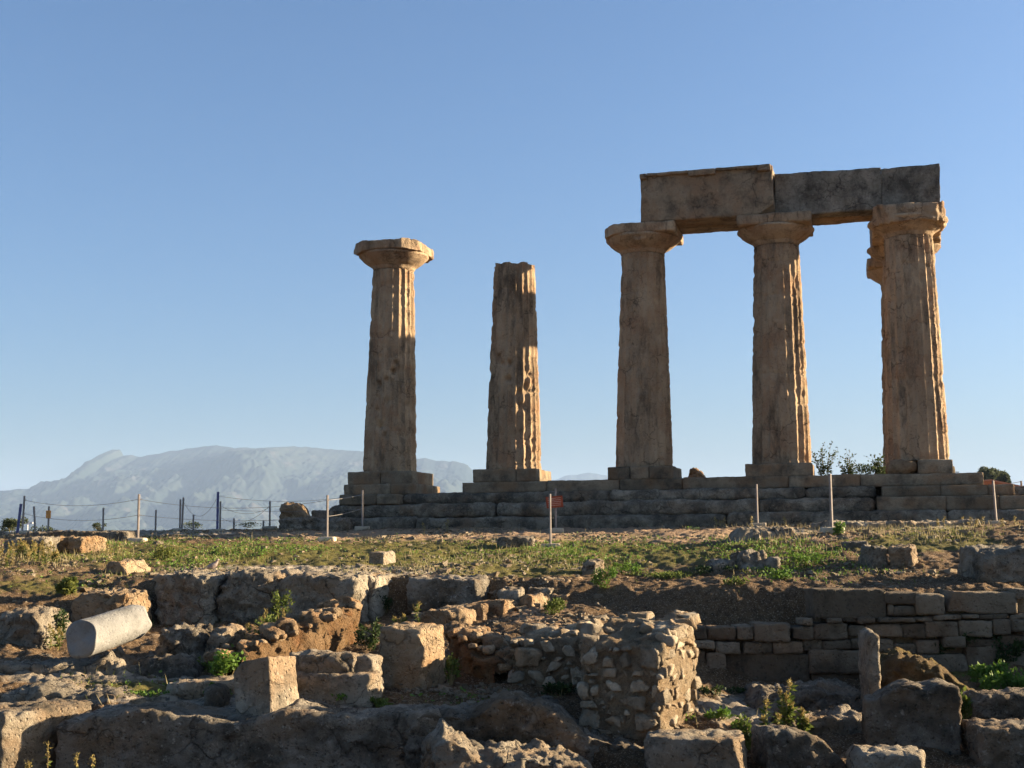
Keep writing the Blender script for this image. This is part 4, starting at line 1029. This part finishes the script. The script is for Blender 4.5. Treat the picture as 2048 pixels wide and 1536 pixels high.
for i in range(22):
    a = 6 + i * 5.1 + rng.uniform(-4, 4)
    weed(a, rng.uniform(1112, 1136), rng.uniform(24, 42), 'pale seeding weed in the cluster at the left edge of the terrace', 200 + i, heads=3, dense=.8, group='cluster of pale seeding weeds', mat='straw' if i % 3 == 0 else 'weed')
for i, (a, b2) in enumerate([(215, 1112), (222, 1118), (238, 1108), (848, 1060), (895, 1060), (1440, 1050), (1448, 1050), (1432, 1050), (1505, 1052), (1570, 1048), (1875, 1050), (1925, 1048), (1950, 1052), (1965, 1046), (2005, 1050), (2030, 1048), (1940, 1052), (1890, 1052)]):
    weed(a, b2 + 3, rng.uniform(12, 24), 'little dry weed at the foot of the steps or on the open terrace', 240 + i, heads=2, dense=.6, group='little dry weeds on the terrace', mat='straw')
B = [(60, 1520, 150, 40, 'dark leafy plants on the trench floor at the lower left corner', 'weed', 500, .055), (200, 1530, 110, 34, 'dark plants below the left end of the ledge', 'dark_leaf', 300, .05), (400, 1345, 60, 26, 'small plants below the grey bedrock hump', 'weed', 200, .045), (300, 1392, 110, 12, 'thin green growth on the moss patch', 'cover', 220, .035),
     (880, 1345, 40, 40, 'plant between the upright cube stone and the clay lump', 'weed', 220, .05), (1120, 1392, 80, 26, 'dark plants in the corner of the pier and its wing', 'dark_leaf', 300, .05), (1960, 1300, 130, 50, 'dark ivy like growth near the right end of the wall foot', 'dark_leaf', 900, .07), (1860, 1330, 90, 30, 'dark growth behind the mossy mound', 'dark_leaf', 400, .06), (1985, 1365, 100, 50, 'leafy green plants with pale tips at the right edge', 'cover', 800, .06),
     (560, 1250, 50, 70, 'tall dark weeds in front of the slanting grey rock', 'weed', 350, .05), (525, 1300, 60, 70, 'leafy weeds above the left end of the clay wall', 'weed', 600, .055), (480, 1345, 70, 60, 'leafy plants at the lower end of the clay wall', 'cover', 500, .06), (1490, 1390, 90, 16, 'dark low plants on the floor under the wall', 'dark_leaf', 300, .05),
     (1330, 1158, 200, 16, 'strip of greenery along the bank top', 'weed', 900, .035), (1430, 1148, 110, 18, 'dark greenery before the flat dark boulder', 'dark_leaf', 400, .04), (300, 1536, 120, 30, 'dark plants on the trench floor', 'dark_leaf', 300, .05), (1930, 1470, 40, 90, 'dark leafy plant against the broken block', 'weed', 400, .06),
     (452, 1366, 90, 60, 'green clump of broad leaves left of the cube stone', 'cover', 500, .06), (500, 1322, 90, 50, 'leafy clump before the clay wall', 'weed', 600, .05), (430, 1400, 60, 34, 'low greenery beside the shaded cube stone', 'weed', 250, .05),
     (1100, 1228, 80, 30, 'round green bush below the slanting wall line', 'weed', 700, .035), (1210, 1176, 60, 42, 'green bush on the top of the bank', 'cover', 600, .04), (1250, 1150, 80, 26, 'spreading green bush above the bank', 'cover', 500, .04), (735, 1300, 60, 56, 'dark bush behind the upright cube stone', 'dark_leaf', 500, .05),
     (1678, 1070, 26, 28, 'bright green shrub beside the square concrete foot', 'cover', 350, .05), (900, 1370, 40, 60, 'thin green plant at the right of the upright cube stone', 'weed', 200, .05), (680, 1410, 100, 22, 'low green plants before the stepped stone', 'cover', 350, .045), (760, 1416, 80, 20, 'low green plants before the upright cube stone', 'weed', 280, .045),
     (1440, 1440, 70, 22, 'small green plants on the sunlit floor', 'cover', 250, .045), (1475, 1458, 30, 16, 'tiny tuft near the yellow weeds', 'cover', 90, .04), (1810, 1372, 44, 34, 'leafy plant on the mossy mound', 'cover', 300, .05), (2010, 1395, 110, 50, 'wide leafy plant patch at the right edge', 'cover', 900, .055), (1960, 1450, 50, 60, 'dark plants between broken block and corner block', 'weed', 350, .055),
     (1900, 1300, 150, 34, 'dark leafy growth at the foot of the retaining wall', 'dark_leaf', 800, .06), (2010, 1330, 90, 60, 'dark leafy growth at the right end of the retaining wall', 'dark_leaf', 700, .06), (130, 1190, 60, 32, 'feathery grey green plant on the left bank', 'grass', 700, .07), (110, 1280, 50, 70, 'dark plants between hollow stone and marble shaft', 'dark_leaf', 350, .05),
     (770, 1225, 50, 36, 'dark plant in the gap of the terrace edge', 'dark_leaf', 300, .05), (330, 1120, 60, 30, 'yellowish plant beside the brown boulder', 'grass', 400, .05), (1745, 1122, 46, 24, 'dusty plant on the bank left of the boulders', 'weed', 200, .045), (1570, 1160, 90, 22, 'leafy plants below the half sunk boulder', 'cover', 400, .04), (1620, 1130, 80, 24, 'leafy plants right of the half sunk boulder', 'cover', 450, .04),
     (1470, 1170, 60, 18, 'small plants on the bank edge', 'weed', 200, .04), (1490, 1510, 30, 90, 'dark plants in the gap between the two bottom blocks', 'weed', 260, .05), (1420, 1395, 70, 24, 'dark plants at the foot of the pier', 'dark_leaf', 250, .045), (600, 1240, 30, 50, 'dark plants between two terrace edge rocks', 'dark_leaf', 250, .05), (1385, 1060, 46, 8, 'low plant at the bedrock shelf', 'cover', 60, .04)]
for i, (a, b2, c2, d2, lb, mt, n, lf) in enumerate(B):
    bush(a, b2, c2, d2, lb, 300 + i, mat=mt, n=n, leaf=lf)
for i, (a, b2, c2, d2, Y, lb, mt, n, lf) in enumerate([
        (22, 1068, 90, 36, 41, 'olive green bush at the far left skyline', 'olive', 1300, .07), (82, 1068, 60, 16, 41, 'low bush right of the leaning blue post', 'olive', 400, .06), (200, 1062, 34, 17, 41, 'small round bush at the skyline left of the big post', 'olive', 400, .05),
        (390, 1058, 60, 16, 41, 'yellowish low bush between the twin posts and the blue post', 'grass', 350, .05), (500, 1054, 60, 10, 41, 'low scrub left of the standing boulder', 'olive', 200, .05), (1740, 952, 90, 24, 38.2, 'dark scrub at the foot of the rightmost column', 'dark_leaf', 700, .07), (905, 1003, 40, 9, 40.2, 'scrub in the gap between the two left columns', 'weed', 200, .05)]):
    bush(a, b2, c2, d2, lb, 360 + i, Y=Y, mat=mt, n=n, leaf=lf, group='scrub along the skyline', zoff=0)
def stemmy(px, pb, Y, wpx, hpx, label, seed, ns=9):
    p = P(px, pb, Y); k = mpp(Y); r = np.random.RandomState(seed)
    root = empty('shrub', tuple(p)); tag(root, label, 'shrub', 'thin stemmed shrubs on the platform')
    st = MB(); lc = []
    for i in range(ns):
        a = r.uniform(-1, 1) * wpx * k * .5; h = hpx * k * r.uniform(.45, 1) * (1 - .3 * abs(a) / (wpx * k * .5)); t = np.linspace(0, 1, 8)
        c = np.stack([a * (.35 + .65 * t ** 1.4), r.uniform(-.3, .3) * t, h * t], 1) + np.cumsum(r.normal(0, .012, (8, 3)), 0)
        st.tube(c, np.linspace(.007, .003, 8), 6)
        for q in range(34):
            tt = r.beta(1.1, 2.0); lc.append([np.interp(tt, t, c[:, j]) + r.normal(0, .04) for j in range(3)])
        for q in range(5):
            tt = r.uniform(.6, 1); b2 = np.array([np.interp(tt, t, c[:, j]) for j in range(3)]); d = r.normal(size=3) * .1; d[2] = abs(d[2])
            st.tube([b2, b2 + d], .0025, 6); lc.append(b2 + d); lc.append(b2 + d * .9)
    st.build('stem', M['stem'], root)
    v, f = leaves(np.array(lc), .075, .05, r); mesh('foliage', v, f, M['dark_leaf'], root, smooth=False)
stemmy(1650, 950, 38.6, 50, 72, 'taller thin shrub on the platform right of the middle column', 401, 11)
stemmy(1696, 951, 38.5, 46, 40, 'lower thin shrub on the platform, second from the middle column', 402, 9)
stemmy(1760, 944, 38.3, 30, 34, 'thin shrub on the platform touching the rightmost column', 403, 6)

# ---- dense ground plants and pebbles, uncountable
def sample(n, masks, ymin=11, ymax=37, r=rng):
    Y = np.sqrt(r.uniform(ymin ** 2, ymax ** 2, n * 6)); x = r.uniform(-.42, .42, n * 6) * Y
    z = hgt(x, Y)
    px, py = topx(np.stack([x, Y, z], 1))
    wgt = 0
    for (cx, cy, rx, ry, a) in masks: wgt = wgt + a * lump(px, py, cx, cy, rx, ry)
    wgt = wgt * (0.25 + 1.5 * np.clip(fbm2(x, Y, 0.9, 3) + .35, 0, 1)) * (0.3 + 1.4 * (fbm2(x, Y, 3.5, 2, z=2.2) > -.05)) * np.clip(.55 + 2.6 * fbm2(x, Y * .6, .5, 2, z=5.2), .08, 1.6)
    k = np.nonzero(r.uniform(0, 1, n * 6) < np.clip(wgt, 0, 1))[0][:n]
    return np.stack([x[k], Y[k], z[k]], 1)
gm = [(450, 1110, 330, 26, .8), (1300, 1105, 280, 20, .9), (1550, 1130, 200, 30, .5), (150, 1160, 180, 30, .35), (1050, 1115, 160, 20, .4), (850, 1120, 250, 25, .25), (1900, 1070, 140, 14, .4), (230, 1375, 170, 18, .5), (700, 1410, 200, 12, .4), (1860, 1350, 120, 40, .4), (1450, 1440, 100, 20, .3), (250, 1250, 200, 30, .1), (1350, 1180, 300, 30, .08)]
p = sample(30000, gm)
r_ = np.random.RandomState(8)
d = r_.normal(size=(len(p), 3)); d[:, 2] = np.abs(d[:, 2]) + 1.0
v, f = leaves(p, .075, .011, r_, dirs=d)
tag(mesh('grass', v, f, M['grass'], smooth=False), 'short olive green grass and moss growing over the terrace', 'grass', kind='stuff')
p = sample(5000, [(100, 1120, 150, 40, .9), (700, 1120, 600, 40, .35), (1700, 1080, 400, 30, .5), (300, 1380, 300, 30, .4), (1500, 1440, 200, 30, .3)])
d = r_.normal(size=(len(p), 3)) * .5; d[:, 2] = np.abs(d[:, 2]) + 1.0
v, f = leaves(p, .16, .009, r_, dirs=d)
tag(mesh('dry_grass', v, f, M['straw'], smooth=False), 'thin straw coloured dry stalks among the green', 'dry grass', kind='stuff')
cm = [(520, 1103, 150, 13, 1.0), (330, 1125, 90, 14, .6), (1330, 1100, 260, 13, 1.0), (1200, 1112, 90, 14, .7), (1560, 1120, 110, 16, .6), (1600, 1150, 90, 12, .5), (100, 1165, 120, 14, .4), (440, 1095, 260, 12, .4), (2000, 1390, 100, 30, .9), (700, 1408, 110, 10, .6), (1420, 1440, 70, 16, .4), (250, 1375, 120, 12, .3), (80, 1540, 400, 14, .5), (950, 1410, 80, 14, .3)]
p = sample(42000, cm)
p[:, 2] += np.abs(r_.normal(0, .035, len(p)))
v, f = leaves(p, .045, .032, r_, up=.3)
tag(mesh('ground_cover', v, f, M['cover'], smooth=False), 'bright green clover like ground cover in patches', 'ground cover', kind='stuff')
pm = [(900, 1075, 900, 22, .30), (1500, 1070, 600, 16, .30), (700, 1140, 500, 30, .35), (1300, 1200, 400, 50, .30), (1800, 1150, 300, 30, .35), (1100, 1240, 120, 25, .6), (900, 1400, 200, 30, .6), (300, 1380, 400, 30, .2), (100, 1180, 300, 50, .4), (1500, 1440, 250, 40, .4), (1000, 1160, 200, 30, .5), (600, 1420, 300, 14, .3)]
p = sample(26000, pm)
k = np.array([[x, y, z] for x in (-1, 1) for y in (-1, 1) for z in (-1, 1)], float)
sz = np.exp(r_.normal(-4.15, .5, len(p))); sz = np.clip(sz, .007, .075)
vv = k[None] * sz[:, None, None] * r_.uniform(.5, 1.1, (len(p), 1, 3)) * np.array([1.25, 1.0, .65]) + r_.normal(size=(len(p), 8, 3)) * (sz * .28)[:, None, None]
an = r_.uniform(0, 2 * PI, len(p)); ca, sa = np.cos(an)[:, None], np.sin(an)[:, None]
vx = vv[..., 0] * ca - vv[..., 1] * sa; vy = vv[..., 0] * sa + vv[..., 1] * ca
vv = np.stack([vx, vy, vv[..., 2]], -1) + p[:, None] + np.array([0, 0, 1]) * (sz * .25)[:, None, None]
bf = np.array([[0, 1, 3, 2], [4, 6, 7, 5], [0, 4, 5, 1], [2, 3, 7, 6], [0, 2, 6, 4], [1, 5, 7, 3]])
f = (np.arange(len(p))[:, None, None] * 8 + bf[None]).reshape(-1, 4)
tag(mesh('pebbles', vv.reshape(-1, 3), f, M['rubble'], smooth=False), 'scattered pebbles and stone chips all over the ground', 'pebbles', kind='stuff')
# loose stones big enough to count
protos = []
for k in range(7):
    v, f = stone_verts(1.2, 1.0, .7, seg=.1, rnd=.25, amp=.14, sc=1.6, seed=500 + k, mx=14, chops=[(rng.uniform(-1, 1), rng.uniform(-1, 1), rng.uniform(0, 1), .42), (rng.uniform(-1, 1), rng.uniform(-1, 1), rng.uniform(0, 1), .45)])
    o = mesh('loose_stone', v, f, M[('rock', 'warm_rock', 'rubble')[k % 3]]); protos.append(o)
p = sample(90, [(cx, cy, rx, ry, a * .25) for cx, cy, rx, ry, a in pm], ymin=12)
for i, q in enumerate(p):
    o = protos[i % 7] if i < 7 else protos[i % 7].copy()
    if i >= 7: C.objects.link(o)
    s = float(np.exp(rng.normal(-2.15, .35)))
    o.location = (q[0], q[1], q[2] - s * .2); o.scale = (s, s, s); o.rotation_euler = (rng.uniform(-.2, .2), rng.uniform(-.2, .2), rng.uniform(0, 6))
    tag(o, 'fist to head sized loose stone lying on the ground', 'stone', 'loose stones scattered on the ground')

# ---- bird
def bird():
    p = rayhit(424, 1143)
    sp = np.array([[-.17, 0, .03], [-.10, 0, .045], [-.05, 0, .065], [0, 0, .085], [.04, 0, .105], [.065, 0, .135], [.075, 0, .16], [.083, 0, .178], [.098, 0, .178], [.118, 0, .172]])
    rr = [.004, .014, .034, .044, .040, .027, .019, .021, .012, .002]
    m = MB()
    t = np.linspace(0, 1, 40); tk = np.linspace(0, 1, len(sp))
    c = np.stack([np.interp(t, tk, sp[:, j]) for j in range(3)], 1); c = np.concatenate([c[:1], (c[:-2] + c[1:-1] * 2 + c[2:]) / 4, c[-1:]])
    m.tube(c, np.interp(t, tk, rr), 12)
    for s in (-1, 1): m.tube([(.0, s * .012, .06), (.005, s * .014, .0), (.025, s * .014, -.002)], .0035, 6)
    o = m.build('bird', M['bird'], smooth=True); o.location = p; o.rotation_euler = (0, 0, .25)
    tag(o, 'small grey brown dove standing at the terrace edge', 'bird')
M['bird'] = plain('dove_feathers', (0.26, 0.20, 0.17), .8, .3, scale=30)
bird()

# ------------------------------------------------------------------ far background
def far_tree(px, pt, pb, wpx, Y, label, seed):
    base = P(px, pb + 12, Y); k = mpp(Y); H = (pb + 12 - pt) * k; W = wpx * k / 2; r = np.random.RandomState(seed)
    root = empty('olive_tree', tuple(base)); tag(root, label, 'tree', 'olive trees behind the house')
    tr = MB(); pts = []
    for q in range(13):
        c = np.array([r.uniform(-.75, .75) * W, r.uniform(-.6, .6) * W, H * r.uniform(.42, .82)])
        t = np.linspace(0, 1, 5)[:, None]; tr.tube(np.array([0, 0, H * .12]) * (1 - t) + c * t, np.linspace(.14, .04, 5), 6)
        d = r.normal(size=(330, 3)); d /= np.linalg.norm(d, axis=1)[:, None]; d *= (r.uniform(.3, 1, 330) ** .4)[:, None]
        pts.append(c + d * np.array([W * .36, W * .36, H * .19]) * r.uniform(.7, 1.1))
    tr.tube([(0, 0, -1), (.05, 0, H * .1), (0, .05, H * .25)], [.28, .22, .16], 6)
    tr.build('trunk', M['bark'], root)
    v, f = leaves(np.concatenate(pts), .42, .22, r, up=.3); mesh('crown', v, f, M['olive'], root, smooth=False)
far_tree(1976, 935, 965, 54, 230, 'bigger olive tree behind the red roof', 1)
far_tree(2000, 943, 966, 30, 232, 'smaller olive tree right of the bigger one', 2)
far_tree(2011, 954, 968, 16, 234, 'little olive tree at the right', 3)
far_tree(1952, 946, 966, 22, 236, 'low olive crown at the left of the bigger tree', 4)
def house():
    b = P(2035, 992, 150); k = mpp(150)
    root = empty('house', tuple(b)); tag(root, 'distant house with a sloping red tiled roof at the right edge', 'house')
    m = MB(); m.box((2.6, 3, .1), (4.2, 3, .75)); m.build('wall', M['plaster'], root)
    # roof slopes down to the right
    v = []; 
    for z_ in (0, .18):
        v += [(-3.2, -.5, 1.75 + z_), (7.5, -.5, -.6 + z_), (7.5, 6.5, -.6 + z_), (-3.2, 6.5, 1.75 + z_)]
    f = [[0, 3, 2, 1], [4, 5, 6, 7], [0, 1, 5, 4], [2, 3, 7, 6], [1, 2, 6, 5], [3, 0, 4, 7]]
    mesh('roof', v, f, M['tile'], root, smooth=False)
    m = MB(); m.box((.5, -.02, .2), (.4, .03, .35)); m.build('window', M['dark_leaf'], root)
house()
def pole(px, pt, pb, Y, label):
    a = P(px, pb + 10, Y); h = (pb + 10 - pt) * mpp(Y)
    root = empty('utility_pole', tuple(a)); tag(root, label, 'pole', 'distant utility poles')
    m = MB(); m.tube([(0, 0, 0), (0, 0, h)], [.13, .10], 6); m.build('pole', M['wood'], root)
    m = MB(); m.box((0, 0, h - .6), (.55, .05, .05)); m.build('crossarm', M['wood'], root)
pole(1909, 934, 950, 150, 'little utility pole just right of the rightmost column')
pole(2044, 962, 985, 150, 'utility pole at the right edge above the roof')
m = MB(); c = P(2044, 963, 150); d_ = P(1995, 962, 175); m.tube([(0, 0, 0), (d_ - c) * .5 - np.array([0, 0, .3]), d_ - c], .03, 6)
o = m.build('cable', M['rope']); o.location = c; tag(o, 'power cable running left from the pole at the right edge', 'cable')
c = P(48, 1046, 44)
root = empty('railing', tuple(c)); tag(root, 'short white rail behind the leaning blue post', 'railing')
m = MB(); m.box((0, 0, 0), (.30, .02, .03)); m.build('bar', M['white_metal'], root)
m = MB(); m.box((.12, 0, -.35), (.015, .015, .32)); m.build('leg', M['white_metal'], root)
m = MB(); m.box((-.2, 0, -.35), (.015, .015, .32)); m.build('leg', M['white_metal'], root)

# ---- mountain
def mountain(name, prof, D, span, seed, rough=1.0, dfront=4200):
    px = np.array([a for a, b2 in prof], float); py = np.array([b2 for a, b2 in prof], float)
    n = int((px[-1] - px[0]) / 2.0); X = np.linspace(px[0], px[-1], n); top = np.interp(X, px, py) + 1.6 * fbm2(X, X * 0, 1 / 22., 4, .6)
    ridge = np.array([P(a, b2, D) for a, b2 in zip(X, top)])
    T = np.concatenate([np.linspace(0, 1, 260), np.linspace(1.03, 1.5, 12)])      # 0 foot .. 1 ridge .. behind
    V = []
    for t in T:
        y = D - dfront * (1 - t) if t <= 1 else D + (t - 1) * 4000
        xx = ridge[:, 0] * (1 - .0 * (1 - t)); yy = np.full(n, y)
        g = (np.where(t <= 1, t, 1) ** 1.25) if t <= 1 else max(0, 1 - (t - 1) * 2.2)
        gul = np.abs(fbm2(xx * 1.0, yy * .35, 1 / 1100., 4, .45, z=seed)) * 2
        gul2 = np.abs(fbm2(xx, yy * .5, 1 / 230., 5, .62, z=seed + 4))
        sh = np.sin(PI * min(1, t)) if t <= 1 else .3
        zz = -92 + (ridge[:, 2] + 92) * g
        cliff = 70 * rough * (sstep(.62, .74, t + .12 * fbm2(xx, yy * 0, 1 / 700., 3, z=seed + 2)) - t)
        zz = zz + sh * (gul * 150 - 70 + gul2 * 60 - 20) * rough + cliff * sh
        if t > 0.93 and t <= 1: zz = zz * 1 + (np.minimum(zz, ridge[:, 2]) - zz)
        if t < 1: zz = np.minimum(zz, 3 + (ridge[:, 2] - 3) * (y / D) * (.955 + .045 * t))
        V.append(np.stack([xx, yy, zz], 1))
    V = np.array(V).reshape(-1, 3)
    tag(mesh(name, V, grid_faces(len(T), n), M['mountain'], smooth=True), kind='structure')
m_, nt, b = newmat('mountain_slope'); b.inputs['Specular IOR Level'].default_value = 0.0; b.inputs['Roughness'].default_value = 1.0
geo = N(nt, 'ShaderNodeNewGeometry'); tc = N(nt, 'ShaderNodeTexCoord')
mpp_ = N(nt, 'ShaderNodeMapping'); mpp_.inputs['Scale'].default_value = (1, .5, .45); nt.links.new(tc.outputs['Object'], mpp_.inputs[0]); n1 = noise(nt, mpp_.outputs[0], 1 / 150., 7, 0.62); n2 = noise(nt, tc.outputs['Object'], 1 / 600., 5, 0.6)
c = mixc(nt, ramp(nt, n2, [(0.35, 0), (0.65, 1)]), (0.018, 0.027, 0.026), (0.032, 0.040, 0.034))
c = mixc(nt, ramp(nt, n1, [(0.56, 0), (0.64, .9)]), c, (0.06, 0.058, 0.054))
nt.links.new(c, b.inputs['Base Color']); M['mountain'] = m_
mountain('mountain', [(-700, 1010), (-300, 1000), (0, 982), (60, 977), (130, 965), (160, 950), (185, 934), (205, 920), (217, 909), (224, 898), (240, 899), (247, 912), (262, 909), (280, 914), (330, 904), (385, 896), (430, 891), (455, 893), (470, 897), (492, 894), (510, 897), (522, 900), (560, 895), (610, 893), (650, 898), (725, 903), (790, 911), (835, 917), (850, 916), (870, 921), (915, 923), (935, 931), (950, 944), (975, 958), (1020, 974), (1100, 990), (1250, 1010), (1500, 1040)], 9000, 1, 1.5)
mountain('far_ridge', [(900, 1030), (1060, 985), (1095, 966), (1130, 952), (1165, 947), (1180, 945), (1200, 949), (1230, 955), (1300, 958), (1360, 962), (1450, 975), (1600, 1000), (1900, 1030)], 12500, 1, 4.5, .6, 2500)

# ---- air
def haze():
    x0, x1, y0, y1, z0, z1 = -15500, 15500, -15500, 15500, -190, 700
    m = MB(); m.box(((x0 + x1) / 2, (y0 + y1) / 2, (z0 + z1) / 2), ((x1 - x0) / 2, (y1 - y0) / 2, (z1 - z0) / 2))
    mt = bpy.data.materials.new('haze_air'); mt.use_nodes = True; nt = mt.node_tree; nt.nodes.clear()
    o_ = nt.nodes.new('ShaderNodeOutputMaterial'); pv = nt.nodes.new('ShaderNodeVolumePrincipled')
    pv.inputs['Color'].default_value = (0.48, 0.67, 0.99, 1); pv.inputs['Density'].default_value = HAZE; pv.inputs['Anisotropy'].default_value = 0.0
    nt.links.new(pv.outputs[0], o_.inputs['Volume'])
    o = m.build('haze', mt); tag(o, 'thin pale air haze over the plain', 'haze', kind='stuff')
HAZE = 0.60e-4
haze()
